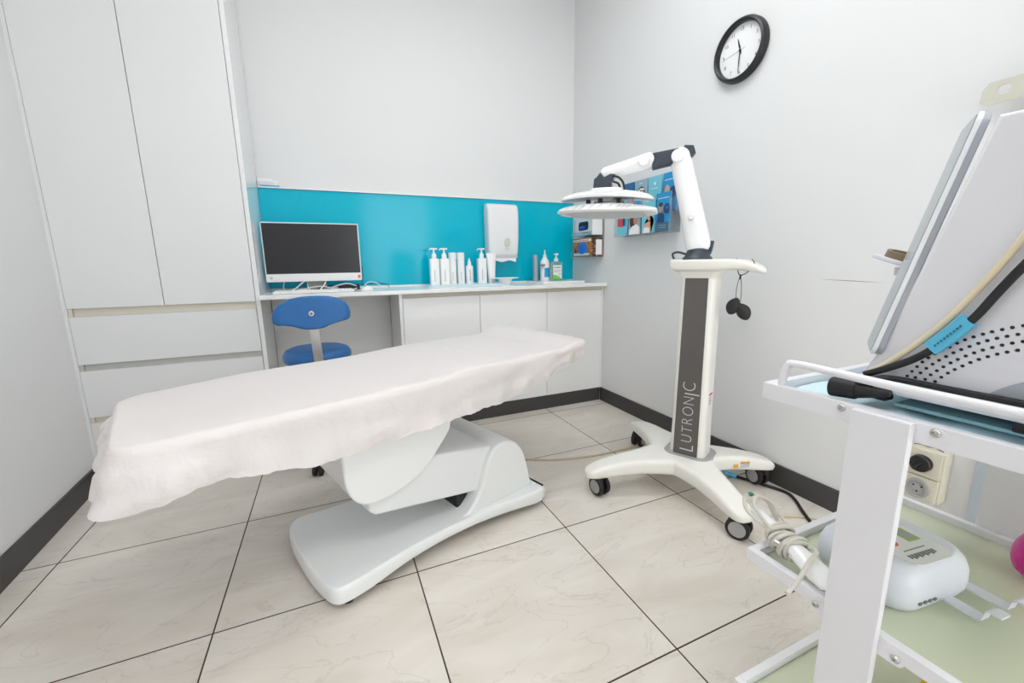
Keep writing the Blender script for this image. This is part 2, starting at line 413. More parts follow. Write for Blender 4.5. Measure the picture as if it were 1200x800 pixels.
for r in range(5):
    for c in range(20):
        if r == 0 and 5 <= c <= 10:
            if c == 5: box(bm, (KX0+.006+c*.0204, KY0+.008, .927), (KX0+.006+10.9*.0204, KY0+.026, .9305), .001, 1)
            continue
        box(bm, (KX0+.006+c*.0204, KY0+.008+r*.0215, .927), (KX0+.0235+c*.0204, KY0+.026+r*.0215, .9305), .001, 1)
part('keys', bm, PAPER, t, world=True)
bm = BM(); ball(bm, (0, 0, 0), (.032, .056, .03), 24)
for v in bm.verts: v.co.z = max(0, v.co.z)
t = thing('mouse', 'white computer mouse to the right of the keyboard', 'mouse', (.215, 2.70, .9155), -.5)
part('shell', bm, WPG, t); bm = BM(); cyl(bm, (-.004, -.03, .0245), (.004, -.03, .0245), .006, seg=14); part('wheel', bm, GREYP, t)
bm = BM(); tube(bm, [(-.24, 2.93, 1.0), (-.25, 2.86, .93), (-.20, 2.80, .925), (-.14, 2.83, .97), (-.10, 2.88, .99)], .0035)
tube(bm, [(-.12, 2.90, .98), (-.11, 2.80, .93), (-.06, 2.76, .922), (-.02, 2.80, .96), (-.02, 2.88, .985)], .0035)
tube(bm, [(-.21, 2.745, .923), (-.14, 2.79, .93), (-.05, 2.80, .945), (.04, 2.79, .927), (.12, 2.745, .922), (.16, 2.80, .925)], .003)
solo('white_cable', 'loose white cables looping under the computer screen', 'cable', bm, WPL)
bm = BM(); tube(bm, [(.20, 2.755, .925), (.215, 2.83, .945), (.25, 2.90, .96), (.30, 2.92, .945), (.32, 2.86, .922)], .003)
tube(bm, [(.02, 2.85, .935), (.10, 2.84, .955), (.16, 2.86, .94), (.20, 2.90, .922)], .004)
solo('white_cable', 'white cable curling behind the mouse', 'cable', bm, WPL)
bm = BM(); tube(bm, [(.215, 3.0, 1.06), (.215, 2.99, 1.0), (.21, 2.97, .94), (.28, 2.97, .945), (.36, 2.95, .94), (.375, 2.93, .9185)], .0025)
solo('black_cable', 'thin black cable dangling beside the screen edge', 'cable', bm, BLK)
t = thing('power_adapter', 'black power adapter lying under the computer screen', 'adapter', (.12, 2.88, .915), .2)
part('case', box(BM(), (-.06, -.03, .0005), (.06, .03, .035), .006), BLK, t)
bm = BM(); tube(bm, [(-.06, 0, .02), (-.10, .0, .03), (-.16, -.02, .02), (-.2, .02, .006)], .004); part('lead', bm, BLK, t)

# ------------------------------------------------------------------ stool
t = thing('stool', 'blue vinyl rolling stool with a small curved backrest at the desk', 'stool', (-.085, 2.42, 0))
def pad(cx, cy, w, d, h, waist=0., n=48):
    # flattened kidney cushion
    bm = BM(); rings = []
    for z, k in ((0, .86), (.12, .955), (.35, 1.), (.62, .99), (.85, .92), (1., .75)):
        ring = []
        for i in range(n):
            a = 2*PI*i/n
            x = math.copysign(abs(math.cos(a))**.85, math.cos(a))*w/2*k; y = math.copysign(abs(math.sin(a))**.9, math.sin(a))*d/2*k
            ring.append(V(cx+x, cy+y+waist*(1-(x/(w/2))**2), h*z))
        rings.append(ring)
    return loft(bm, rings)
bm = pad(0, 0, .335, .33, .075); rot(bm, T((0, -.02, .568))); part('seat', bm, BLUE, t)
bm = BM(); lathe(bm, [(.0, .55), (.10, .55), (.10, .566), (0, .567)], (0, -.02, 0)); part('seat_plate', bm, BLK, t)
# backrest: outline in (x,z), curved about the sitter
outl = [(-.172, -.035), (-.17, .0), (-.15, .035), (-.11, .062), (-.06, .077), (0, .082), (.06, .08), (.11, .07), (.15, .047), (.17, .012), (.172, -.02), (.16, -.04), (.12, -.05), (.08, -.06), (.045, -.074), (0, -.078), (-.045, -.074), (-.08, -.062), (-.12, -.054), (-.155, -.052)]
ol = [(p.x, p.y) for p in smooth_path([(a, b, 0) for a, b in outl], 4, True)]
bm = BM(); rings = []
for yy, k in ((-.022, .80), (-.020, .93), (-.011, .99), (0, 1.), (.011, .99), (.020, .93), (.022, .80)):
    rings.append([V(a*k, yy+.9*(a*k)**2, b*k) for a, b in ol])
loft(bm, rings); rot(bm, T((0, -.215, .842))); part('backrest', bm, BLUE, t)
bm = BM(); lathe(bm, [(.0, -.003), (.011, -.003), (.013, 0), (.013, .004), (0, .004)], (-.002, -.241, .842), axis='Y'); part('bolt_cover', bm, LGREY, t)
bm = BM(); cyl(bm, (-.002, -.2465, .842), (-.002, -.243, .842), .0045, seg=12); part('bolt_hole', bm, BLK, t)
bm = BM()
pp = smooth_path([(0, -.205, .85), (.004, -.208, .72), (.008, -.206, .62), (.009, -.19, .565), (.006, -.15, .548), (0, -.06, .545)], 6)
loft(bm, [[p+V(-.021, 0, 0)+q for q in (V(0, 0, 0), V(.042, 0, 0), V(.042, .004, .003), V(0, .004, .003))] for p in pp]); part('back_strap', bm, STEEL, t)
bm = BM(); cyl(bm, (0, 0, .10), (0, 0, .35), .025); cyl(bm, (0, 0, .35), (0, 0, .55), .014); part('gas_lift', bm, CHROME, t)
for k in range(5):
    a = math.radians(180+72*k+4); ex = V(math.cos(a)*.195, math.sin(a)*.195, 0)
    bm = BM(); px = V(-math.sin(a), math.cos(a), 0)
    loft(bm, [[p+px*w2+V(0, 0, z) for w2, z in ((-w, zb), (w, zb), (w, zt), (-w, zt))] for p, w, zb, zt in ((V(0, 0, 0), .028, .085, .125), (ex*.5, .022, .08, .112), (ex, .016, .062, .085))])
    l = part('leg', bm, BLK, t)
    bm = BM()
    for s in (-1, 1): cyl(bm, ex+px*(.006*s)+V(0, 0, .0265), ex+px*(.024*s)+V(0, 0, .0265), .026, seg=20, bev=.003)
    cyl(bm, ex+V(0, 0, .03), ex+V(0, 0, .065), .007, seg=10); part('caster', bm, BLKR, l)

# ------------------------------------------------------------------ paper towel dispenser
t = thing('paper_towel_dispenser', 'white wall-mounted paper towel dispenser on the turquoise splashback', 'dispenser', (1.225, 3.04, 1.115))
bm = BM(); rings = []
for z, d, wx, cx in ((1.13, .088, .238, 0), (1.15, .098, .242, 0), (1.25, .108, .246, 0), (1.36, .108, .25, 0), (1.45, .103, .25, 0), (1.485, .092, .246, 0), (1.498, .07, .236, 0)):
    ring = [V(1.226+x, 3.0405-d/2+y, z) for x, y in rrect(wx, d, .022, 5)]
    rings.append(ring)
loft(bm, rings); part('cover', bm, WPL, t, world=True)
part('base', box(BM(), (1.112, 2.945, 1.105), (1.34, 3.0405, 1.1315), .008), LGREY, t, 'grey underside', world=True)
bm = BM(); lathe(bm, [(0, -.002), (.022, -.002), (.026, .0), (.026, .006), (0, .006)], (1.25, 2.9335, 1.222), axis='Y', sy=1.35); part('window', bm, CHAN, t, 'beige oval level window', world=True)
box_ = BM(); box(box_, (1.232, 2.9317, 1.17), (1.268, 2.936, 1.1735)); part('wordmark', box_, LGREY, t, world=True)
bm = BM(); rings = []
for k in range(13):
    x = 1.122+.204*k/12; z = 1.083+.006*math.sin(k*.9)
    rings.append([V(x, 2.950, 1.107), V(x, 2.948, z), V(x, 2.951, z), V(x, 2.985, 1.107)])
loft(bm, rings); part('paper_towel', bm, PAPER, t, world=True)

# ------------------------------------------------------------------ bottles on the worktop
def dashes(bm, x, y, z0, z1, wd=.004):
    z = z0; random.seed(int(z0*1000))
    while z < z1:
        h = random.choice((.004, .006, .008)); box(bm, (x-wd/2, y-.0006, z), (x+wd/2, y+.0002, z+h)); z += h+.0035
ZT = .9205
def pump_bottle(x, y, label, w=.066, h=.185, tilt=0):
    t = thing('pump_bottle', label, 'bottle', (x, y, ZT), tilt, 'tall white bottles on the worktop')
    bm = BM(); rings = []
    for z, k in ((0, .93), (.004, 1), (h-.008, 1), (h-.002, .95), (h, .85)):
        rings.append([V(a*k, b*k, z) for a, b in rrect(w, .05, .012, 4)])
    loft(bm, rings); part('body', bm, WPG, t)
    bm = BM(); lathe(bm, [(.0, h), (.017, h), (.017, h+.022), (.013, h+.034), (.006, h+.038), (.006, h+.062), (.0, h+.062)]); part('collar', bm, WPG, t)
    bm = BM(); box(bm, (-.026, -.008, h+.060), (.024, .008, h+.0705), .003); cyl(bm, (-.026, 0, h+.064), (-.034, 0, h+.057), .004, .003, 10); part('pump_head', bm, WPG, t)
    bm = BM(); dashes(bm, -.004, -.0255, .03, .11); part('print', bm, INK, t)
pump_bottle(.682, 2.90, 'white pump bottle at the left end of the row on the worktop')
pump_bottle(.752, 2.893, 'white pump bottle second from the left, touching the leftmost one')
pump_bottle(1.03, 2.90, 'white pump bottle standing alone between the short nozzle bottle and the tube')
def canister(x, y, label):
    t = thing('capped_bottle', label, 'bottle', (x, y, ZT), 0, 'tall white bottles on the worktop')
    bm = BM(); lathe(bm, [(0, 0), (.0235, 0), (.0255, .003), (.0255, .178), (0, .178)]); part('body', bm, WPG, t)
    bm = BM(); lathe(bm, [(0, .179), (.0265, .179), (.0265, .222), (.0245, .225), (0, .225)]); part('cap', bm, WPL, t)
    bm = BM(); dashes(bm, -.006, -.0256, .03, .085, .003); box(bm, (-.016, -.0215, .058), (.016, -.02, .0592)); part('print', bm, INK, t)
canister(.814, 2.903, 'slim white capped cylinder bottle just right of the two pump bottles')
canister(.872, 2.897, 'slim white capped cylinder bottle beside the short nozzle bottle')
t = thing('nozzle_bottle', 'short white bottle with a pointed nozzle, the lowest in the row', 'bottle', (.934, 2.895, ZT), 0, 'tall white bottles on the worktop')
bm = BM(); lathe(bm, [(0, 0), (.025, 0), (.027, .003), (.027, .125), (.022, .134), (0, .134)]); part('body', bm, WPG, t)
bm = BM(); lathe(bm, [(0, .134), (.0135, .134), (.0125, .155), (.006, .172), (.004, .185), (0, .186)]); part('nozzle', bm, WPL, t)
bm = BM(); dashes(bm, -.004, -.0272, .03, .105, .005); part('print', bm, INKD, t)
t = thing('squeeze_tube', 'white squeeze tube standing on its cap below the towel dispenser', 'bottle', (1.105, 2.90, ZT), 0, 'tall white bottles on the worktop')
bm = BM(); rings = []
for z, w, d in ((.03, .052, .05), (.06, .054, .05), (.14, .064, .036), (.20, .074, .012), (.214, .0755, .004), (.222, .0755, .004)):
    rings.append([V(math.cos(2*PI*i/32)*w/2, math.sin(2*PI*i/32)*d/2, z) for i in range(32)])
loft(bm, rings); part('body', bm, WPG, t)
bm = BM(); lathe(bm, [(0, 0), (.023, 0), (.025, .002), (.025, .029), (0, .029)]); part('cap', bm, WPL, t)
t = thing('bottle_tray', 'thin pale blue tray under the row of white bottles', 'tray', (.9, 2.885, .9148))
ol = rrect(.56, .145, .03, 6, .90, 2.883)
bm = BM(); plate(bm, ol, [(.9147, 0), (.9202, 0)]); part('base', bm, BPAD, t, world=True)
bm = BM(); a = rrect(.56, .145, .03, 6, .90, 2.883); b = rrect(.552, .137, .027, 6, .90, 2.883)
loft(bm, [[V(x, y, .9203) for x, y in a], [V(x, y, .927) for x, y in a], [V(x, y, .927) for x, y in b], [V(x, y, .9204) for x, y in b], [V(x, y, .9203) for x, y in a]], cap=False); part('rim', bm, mat('pale_blue_plastic', (205, 232, 240), .2), t, world=True)
bm = BM(); lathe(bm, [(0, 0), (.05, 0), (.066, .006), (.064, .007), (.048, .003), (0, .003)], (.79, 2.843, .9206), sy=.5); solo('saucer', 'small flat white dish in front of the white pump bottles', 'dish', bm, WPG)
bm = BM(); prism(bm, [(1.13, 2.80), (1.20, 2.795), (1.21, 2.86), (1.15, 2.87)], .9148, .9165, 'Z'); solo('wipe', 'folded pale blue wipe lying left of the white bowl', 'wipe', bm, BPAD)
t = thing('bowl', 'small white footed bowl with a wide flat lid on the worktop', 'bowl', (1.187, 2.84, .9146))
bm = BM(); lathe(bm, [(0, .0005), (.036, .0005), (.038, .004), (.05, .03), (.056, .042), (.053, .042), (.044, .02), (0, .008)]); part('body', bm, WPG, t)
bm = BM(); lathe(bm, [(0, .043), (.10, .043), (.108, .046), (.106, .050), (.02, .051), (0, .051)], sy=.6); part('lid', bm, WPG, t)
t = thing('basin_tray', 'low white rectangular tray under the hand sanitiser bottles', 'tray', (1.61, 2.86, .9147))
bm = BM(); plate(bm, rrect(.36, .30, .02, 5, 1.62, 2.86), [(.9147, .0), (.926, 0), (.929, .003)]); part('base', bm, TOP, t, world=True)
ZB = .9294
bm = BM(); lathe(bm, [(0, 0), (.019, 0), (.021, .002), (.021, .178), (.0195, .182), (0, .182)])
t = thing('spray_can', 'slim silver-grey canister at the left of the sanitiser bottles', 'canister', (1.482, 2.93, ZB)); part('body', bm, mat('silver_grey', (166, 176, 184), .3, metal=.4), t)
bm = BM(); lathe(bm, [(0, .1825), (.02, .1825), (.02, .192), (.017, .196), (0, .196)]); part('cap', bm, GREYP, t)
t = thing('wash_bottle', 'white bottle with thin nozzle and blue label next to the sanitiser', 'bottle', (1.548, 2.90, ZB))
bm = BM(); lathe(bm, [(0, 0), (.033, 0), (.035, .004), (.035, .135), (.031, .152), (.018, .172), (.012, .18), (0, .18)]); part('body', bm, WPG, t)
bm = BM(); lathe(bm, [(0, .18), (.014, .18), (.013, .196), (.006, .202), (.0045, .235), (0, .237)]); part('nozzle', bm, WPL, t)
bm = BM(); rings = [[V(.0357*math.sin(a), -.0357*math.cos(a), z) for a in [(-.55+1.45*i/10) for i in range(11)]] for z in (.028, .098)]; loft(bm, rings, cap=False, closed=False); part('label', bm, LBLUE, t)
bm = BM(); lathe(bm, [(0, 0), (.03, 0), (.032, .004), (.03, .008), (0, .008)], (-.045, -.03, .115), sy=.6); part('dangling_lid', bm, SLATEB, t)
t = thing('hand_sanitiser', 'clear pump bottle of hand sanitiser with a green and white label', 'bottle', (1.642, 2.89, ZB))
bm = BM(); rings = []
for z, k in ((0, .95), (.004, 1), (.132, 1), (.142, .96), (.146, .8)): rings.append([V(a*k, b*k, z) for a, b in rrect(.098, .055, .016, 5)])
loft(bm, rings); part('body', bm, GEL, t)
bm = BM(); lathe(bm, [(0, .146), (.017, .146), (.016, .168), (.007, .174), (.007, .196), (0, .196)]); part('collar', bm, WPL, t)
bm = BM(); box(bm, (-.016, -.009, .194), (.016, .009, .208), .003); cyl(bm, (-.012, -.005, .201), (-.014, -.036, .197), .0045, .0035, 10); part('pump_head', bm, WPL, t)
lb = part('label', box(BM(), (-.041, -.0290, .012), (.034, -.0280, .118), .0003), PAPER, t)
bm = BM(); prism(bm, [(-.041, .012), (.034, .012), (.012, .03), (-.012, .042), (-.041, .045)], -.0296, -.0291, 'Y'); part('green_swoosh', bm, LIMEG, lb)
bm = BM(); box(bm, (-.034, -.0296, .098), (.026, -.0291, .103)); box(bm, (-.034, -.0296, .075), (.026, -.0291, .078)); box(bm, (-.034, -.0296, .066), (.008, -.0291, .068)); part('print', bm, INK, lb)
bm = BM(); cyl(bm, (.018, -.0298, .05), (.018, -.0291, .05), .005, seg=12); part('blue_dot', bm, LBLUE, lb)

# ------------------------------------------------------------------ glove boxes in the corner
t = thing('glove_holder', 'clear acrylic double holder for glove boxes in the back right corner', 'holder', (1.835, 2.75, 1.10))
bm = BM()
box(bm, (1.778, 2.612, 1.104), (1.888, 2.886, 1.107)); box(bm, (1.886, 2.612, 1.107), (1.889, 2.886, 1.42)); box(bm, (1.778, 2.612, 1.107), (1.780, 2.886, 1.14)); box(bm, (1.778, 2.612, 1.2585), (1.888, 2.886, 1.2605)); box(bm, (1.778, 2.612, 1.2605), (1.780, 2.886, 1.29))
part('shell', bm, ACRY, t, world=True)
def glove_box(z, name, label, m, band):
    t = thing('glove_box', label, 'box', (1.835, 2.75, z), -PI/2, 'glove boxes in the clear holder')
    part('carton', box(BM(), (-.128, -.047, 0), (.128, .045, .138), .001), m, t)
    return t
t = glove_box(1.262, '', 'pale grey glove box with a dark opening, the upper one in the holder', mat('pale_grey_carton', (208, 212, 216), .5), None)
bm = BM(); prism(bm, rrect(.13, .062, .02, 5, .015, .07), -.0482, -.047, 'Y'); op = part('opening', bm, BLK, t)
bm = BM(); ball(bm, (.0, -.047, .058), (.04, .008, .014), 16); part('glove', bm, mat('blue_nitrile', (52, 70, 190), .5), op)
bm = BM(); dashes(bm, -.105, -.0474, .01, .12, .008); box(bm, (.0, -.0474, .018), (.10, -.047, .022)); box(bm, (.06, -.0474, .008), (.11, -.047, .012)); part('print', bm, INK, t)
part('side_print', box(BM(), (.1281, -.044, .004), (.1284, .042, .134)), PAPER, t)
t = glove_box(1.1072, '', 'orange and brown striped glove box, the lower one in the holder', TIGER, None)
bm = BM(); lathe(bm, [(0, -.006), (.03, -.005), (.044, 0), (0, .0005)], (.005, -.0475, .062), axis='Y', sx=1.5); part('glove', bm, mat('royal_blue_glove', (40, 112, 212), .5), t)
bm = BM(); box(bm, (-.112, -.0480, .008), (.10, -.0472, .026)); box(bm, (-.12, -.0480, .112), (.118, -.0472, .128)); part('white_band', bm, PAPER, t)
bm = BM(); box(bm, (.1281, -.012, .012), (.1284, .042, .122)); part('side_print', bm, PAPER, t)
bm = BM(); box(bm, (-.10, -.0484, .032), (-.076, -.0472, .056)); [box(bm, (-.11+i*.03, -.0484, .117), (-.09+i*.03, -.0479, .124)) for i in range(7)]; part('print', bm, INKD, t)

# ------------------------------------------------------------------ clock
t = thing('wall_clock', 'round black-rimmed white wall clock high on the right wall', 'clock', (XR-.001, 1.557, 2.033), -PI/2)
bm = BM(); lathe(bm, [(.115, -.012), (.117, -.034), (.123, -.039), (.131, -.036), (.1365, -.024), (.1365, -.004), (.132, 0), (.115, 0), (.115, -.012)], axis='Y', seg=64); part('rim', bm, BLK, t)
bm = BM(); lathe(bm, [(0, -.012), (.1165, -.012), (.1165, -.001), (0, -.001)], axis='Y', seg=64); part('dial', bm, PAPER, t)
bm = BM()
for h in range(1, 13):
    a = math.radians(90-30*h); merge(bm, text_bm(str(h), .021, .0003, T((.093*math.cos(a), -.0128, .093*math.sin(a))) @ FRONT))
part('numerals', bm, INK, t)
def hand(name, deg, L, w, tail, y, m):
    bm = BM(); prism(bm, [(-w*.6, -tail), (w*.6, -tail), (w, L*.5), (w*.35, L), (-w*.35, L), (-w, L*.5)], y-.0008, y, 'Y'); rot(bm, R(math.radians(deg), 4, 'Y')); part(name, bm, m, t)
hand('hour_hand', 343, .058, .0034, .016, -.015, BLK); hand('minute_hand', 182, .093, .0028, .018, -.0175, BLK); hand('second_hand', 262, .098, .0008, .03, -.0195, INKD)
bm = BM(); cyl(bm, (0, -.021, 0), (0, -.0125, 0), .0045, seg=14); part('hub', bm, BLK, t)

# ------------------------------------------------------------------ brochure rack
t = thing('brochure_rack', 'clear acrylic wall rack holding two rows of blue brochures', 'rack', (XR-.001, 2.13, 1.235), -PI/2)
bm = BM()
box(bm, (-.248, -.004, -.006), (.248, -.001, .34)); box(bm, (-.248, -.092, -.006), (.248, -.004, -.003))
for k in range(5): box(bm, (-.248+k*.124-.001, -.088, -.003), (-.248+k*.124+.001, -.05, .12))
box(bm, (.246, -.088, -.003), (.248, -.004, .21)); box(bm, (-.248, -.088, -.003), (-.246, -.004, .21))
part('shell', bm, ACRY, t)
WR = Matrix.Translation((XR-.001, 2.13, 1.235)) @ R(-PI/2, 4, 'Z')
def brochure(row, col, label, base, art):
    x = -.186+col*.124; y = -.072 if row else -.030; z = 0.0 if row else .115
    loc = WR @ V(x, y, z)
    t = thing('brochure', label, 'brochure', loc, -PI/2, 'brochures in the wall rack')
    part('card', box(BM(), (-.056, -.0032, 0), (.056, .0032, .218), .0004), base, t)
    art(t)
def pr(t, name, shape, m):
    bm = BM(); k = shape[0]
    y0 = -.0034-.00025*len(t.children)
    if k == 'e': lathe(bm, [(0, 0), (1, 0), (1, .0004), (0, .0004)], (0, 0, 0), axis='Y', seg=28); rot(bm, T((shape[1], y0-.0004, shape[2])) @ Matrix.Diagonal((shape[3], 1, shape[4], 1)))
    elif k == 'b': box(bm, (shape[1], y0-.0004, shape[2]), (shape[3], y0, shape[4]))
    elif k == 'p': prism(bm, shape[1], y0-.0004, y0, 'Y')
    part(name, bm, m, t)
def lines(t, z, n=1, w=.05, m=PAPER):
    bm = BM()
    for i in range(n):
        x = -w/2
        while x < w/2:
            l = random.uniform(.006, .014); box(bm, (x, -.0046, z-i*.012), (min(x+l, w/2), -.004, z+.004-i*.012)); x += l+.003
    part('print', bm, m, t)
def a00(t): pr(t, 'printed_figure', ('e', .012, .10, .03, .04), MUST); pr(t, 'printed_figure', ('e', -.02, .08, .022, .05), RED); pr(t, 'printed_figure', ('e', .02, .06, .02, .03), NAVY)
def a01(t):
    pr(t, 'printed_hair', ('e', .004, .125, .036, .052), HAIR); pr(t, 'printed_face', ('e', .010, .112, .026, .042), SKIN); pr(t, 'printed_headband', ('p', [(-.028, .14), (.0, .158), (.03, .152), (.03, .162), (0, .168), (-.032, .15)]), PAPER)
    pr(t, 'printed_shoulder', ('b', -.03, .02, .05, .07), SKIN2); lines(t, .195, 1, .03)
def a02(t): pr(t, 'printed_logo', ('e', 0, .175, .008, .009), PAPER); lines(t, .145, 1, .06); pr(t, 'printed_hair', ('e', .018, .05, .022, .03), HAIR)
def a03(t):
    pr(t, 'printed_face', ('e', -.02, .115, .02, .034), SKIN); pr(t, 'printed_roundel', ('e', .026, .105, .026, .032), NAVY); pr(t, 'printed_top', ('p', [(-.05, .04), (0, .04), (-.004, .09), (-.045, .09)]), NAVY); lines(t, .175, 1, .08)
def a10(t): pr(t, 'printed_figure', ('b', -.04, .06, .04, .17), MUSB); pr(t, 'printed_figure', ('p', [(-.045, .06), (.02, .055), (.005, .1), (-.01, .16), (-.04, .17)]), RED); pr(t, 'printed_figure', ('e', .02, .1, .012, .04), NAVY)
def a11(t):
    pr(t, 'printed_hair', ('e', -.012, .085, .034, .05), HAIR); pr(t, 'printed_face', ('e', .012, .088, .022, .035), SKIN2); pr(t, 'printed_top', ('p', [(-.05, .0), (.056, .0), (.05, .04), (.02, .062), (-.02, .05), (-.045, .03)]), PAPER)
    pr(t, 'printed_panel', ('b', -.05, .17, .05, .205), MUSB)
def a12(t):
    pr(t, 'printed_hair', ('e', .004, .115, .022, .03), HAIR); pr(t, 'printed_face', ('e', .01, .10, .018, .028), SKIN); pr(t, 'printed_arm', ('p', [(.012, .12), (.05, .075), (.052, .06), (.02, .07), (-.03, .055), (-.04, .02), (.03, .0), (.04, .04)]), SKIN); pr(t, 'printed_top', ('p', [(-.045, 0), (.02, 0), (.015, .03), (-.03, .035)]), PAPER); lines(t, .185, 1, .06)
def a13(t):
    pr(t, 'printed_band', ('b', -.056, .0, .056, .05), SLATEB); pr(t, 'printed_top', ('p', [(-.05, .05), (.012, .05), (.012, .09), (-.01, .112), (-.04, .105)]), NAVY); pr(t, 'printed_face', ('e', -.020, .13, .016, .026), SKIN2); pr(t, 'printed_hair', ('e', -.020, .152, .016, .012), HAIR); pr(t, 'printed_roundel', ('e', .03, .125, .026, .03), NAVY); pr(t, 'printed_mark', ('e', .03, .13, .006, .006), MUSB)
    lines(t, .185, 1, .085); lines(t, .032, 2, .05, MUSG)
brochure(0, 0, 'dark blue brochure at the left end of the upper rack row', MUSD, a00)
brochure(0, 1, 'grey-blue brochure with a woman in a headband, upper rack row', MUSG, a01)
brochure(0, 2, 'plain pale teal brochure in the upper rack row', MUST, a02)
brochure(0, 3, 'bright blue brochure with a face and a dark roundel, upper row at right', MUSB, a03)
brochure(1, 0, 'teal brochure with red figures at the left end of the lower rack row', MUST, a10)
brochure(1, 1, 'pale brochure with a dark-haired woman in a white top, lower rack row', MUSG, a11)
brochure(1, 2, 'pale teal brochure with a woman raising her arm, lower rack row', MUST, a12)
brochure(1, 3, 'blue brochure with a person in navy and slate band, lower row at right', MUSB, a13)

# ------------------------------------------------------------------ treatment bed
BA = math.radians(18.2); BC = (.78, 1.44)
ca, sa = math.cos(BA), math.sin(BA)
bed = thing('treatment_bed', 'white electric treatment bed with a sculpted pedestal in the middle of the room', 'bed', (BC[0]*ca-BC[1]*sa, BC[0]*sa+BC[1]*ca, 0), BA)
def bl(bm): return rot(bm, T((-BC[0], -BC[1], 0)))
near = [(.36, 1.19), (.45, 1.197), (.61, 1.215), (.80, 1.217), (1.01, 1.20), (1.18, 1.173), (1.225, 1.185), (1.24, 1.23)]
far_ = [(1.24, 1.65), (1.225, 1.695), (1.18, 1.705), (1.01, 1.678), (.80, 1.661), (.61, 1.663), (.45, 1.68), (.37, 1.694), (.325, 1.672), (.304, 1.62), (.295, 1.51), (.297, 1.36), (.308, 1.26), (.325, 1.207)]
ol = [(p.x, p.y) for p in smooth_path([(a, b, 0) for a, b in near+far_], 6, True)]
def zu(p): return .026+.018*max(0, 1-((p.x-.8)/.36)**2)
bm = BM(); plate(bm, ol, [(zu, .012), (lambda p: zu(p)+.004, .002), (lambda p: zu(p)+.012, 0), (.066, 0), (.076, .002), (.083, .006), (.085, .011)]); part('base_plate', bl(bm), BEDP, bed, sharp=50)
for s, o in ((.375, 1.235), (.37, 1.65), (1.18, 1.24), (1.18, 1.65)):
    bm = BM(); cyl(bm, (s, o, 0.0005), (s, o, .06), .018, seg=18); part('foot', bl(bm), BLKR, bed)
cw = [(.80, .08), (.85, .09), (.885, .118), (.917, .16), (.94, .215), (.958, .265), (.988, .313), (1.02, .331), (1.06, .333), (1.105, .318), (1.14, .285), (1.164, .244), (1.188, .165), (1.207, .08)]
cw = [(p.x, p.y) for p in smooth_path([(a, b, 0) for a, b in cw], 4)]
bm = BM(); prism(bm, cw, 1.235, 1.66, 'Y', .012, 4); part('cowl', bl(bm), BEDP, bed, sharp=60)
bm = BM(); prism(bm, [(.475, .30), (.478, .25), (.50, .228), (.88, .158), (1.0, .14), (1.0, .322), (.741, .369), (.5, .42)], 1.262, 1.63, 'Y', .014, 4); part('lift_arm', bl(bm), BEDG, bed, sharp=60)
bm = BM(); box(bm, (.845, 1.30, .086), (.97, 1.60, .15), .01); part('pivot_block', bl(bm), BLK, bed)
cv = [(.398, .575), (.399, .498), (.402, .40), (.412, .35), (.43, .315), (.455, .295), (.495, .284), (.569, .291), (.649, .318), (.70, .35), (.738, .391), (.775, .432), (.797, .463), (.802, .50), (.802, .575)]
cv = [(p.x, p.y) for p in smooth_path([(a, b, 0) for a, b in cv], 4)]
bm = BM(); prism(bm, cv, 1.245, 1.665, 'Y', .010, 4); part('carriage_cover', bl(bm), BEDP, bed, sharp=60)
bm = BM(); box(bm, (-.02, 1.25, .575), (1.50, 1.755, .60), .006); part('bed_frame', bl(bm), BEDG, bed)
def ztop(s, o):
    f = max(0., min(1., (s-.62)/.3)); z = .668+.014*f*f*(3-2*f)
    k = max(0., min(1., (.25-s)/.35)); z -= .022*k*max(0, min(1, (o-1.19)/.63))
    g = max(0., min(1., (s-1.36)/.13)); g = g*g*(3-2*g); z += .030*g*(.6+.55*(o-1.19)/.63)
    e = max(0., min(1., (s-1.55)/.12)); z -= .03*e
    return z
bm = BM(); rings = []
mo = rrect(1.60, .57, .08, 6, .755, 1.505)
rings = [[V(x+(.755-x)*i, y+(1.505-y)*i*1.5, z) for x, y in mo] for z, i in ((.601, .02), (.608, .005), (.63, 0), (.648, .004), (.653, .02))]
loft(bm, rings); part('mattress', bl(bm), VINYL, bed)

# disposable sheet
N_ = 520
def outline():
    s0, s1, o0, o1 = -.098, 1.575, 1.196, 1.814
    pts = []
    def arc(cx, cy, r, a0, a1, n):
        for i in range(n): a = math.radians(a0+(a1-a0)*i/n); pts.append(V(cx+r*math.cos(a), cy+r*math.sin(a), 0))
    rf, rh = .075, .07
    arc(s0+rf, o0+rf, rf, 180, 270, 12); arc(s1-rh, o0+rh+.012, rh, 270, 360, 10); arc(s1-rh, o1-rh, rh, 0, 90, 10); arc(s0+rf, o1-rf-.01, rf, 90, 180, 12)
    pts.append(pts[0]); L = [0]
    for a, b in zip(pts, pts[1:]): L.append(L[-1]+(b-a).length)
    out = []; j = 0
    for i in range(N_):
        d = L[-1]*i/N_
        while L[j+1] < d: j += 1
        out.append(pts[j].lerp(pts[j+1], (d-L[j])/(L[j+1]-L[j])))
    return out, L[-1]
OUT, PER = outline()
hemk = [(-.2, .575), (-.11, .56), (-.06, .548), (.0, .552), (.16, .535), (.26, .517), (.37, .503), (.5, .507), (.65, .514), (.82, .518), (1.03, .526), (1.22, .545), (1.34, .588), (1.45, .618), (1.6, .64)]
def hem(s, o, i):
    for (a, za), (b, zb) in zip(hemk, hemk[1:]):
        if a <= s <= b: z = za+(zb-za)*(s-a)/(b-a); break
    else: z = .64
    w = max(0., min(1., (.05-s)/.12)); z += w*(-.028*max(0, 1-abs(o-1.22)/.18)+.02*max(0, min(1, (o-1.5)/.3)))
    return z+.006*noise.noise(V(i*.11, 3, 0))+.004*noise.noise(V(i*.4, 7, 0))
rings = []
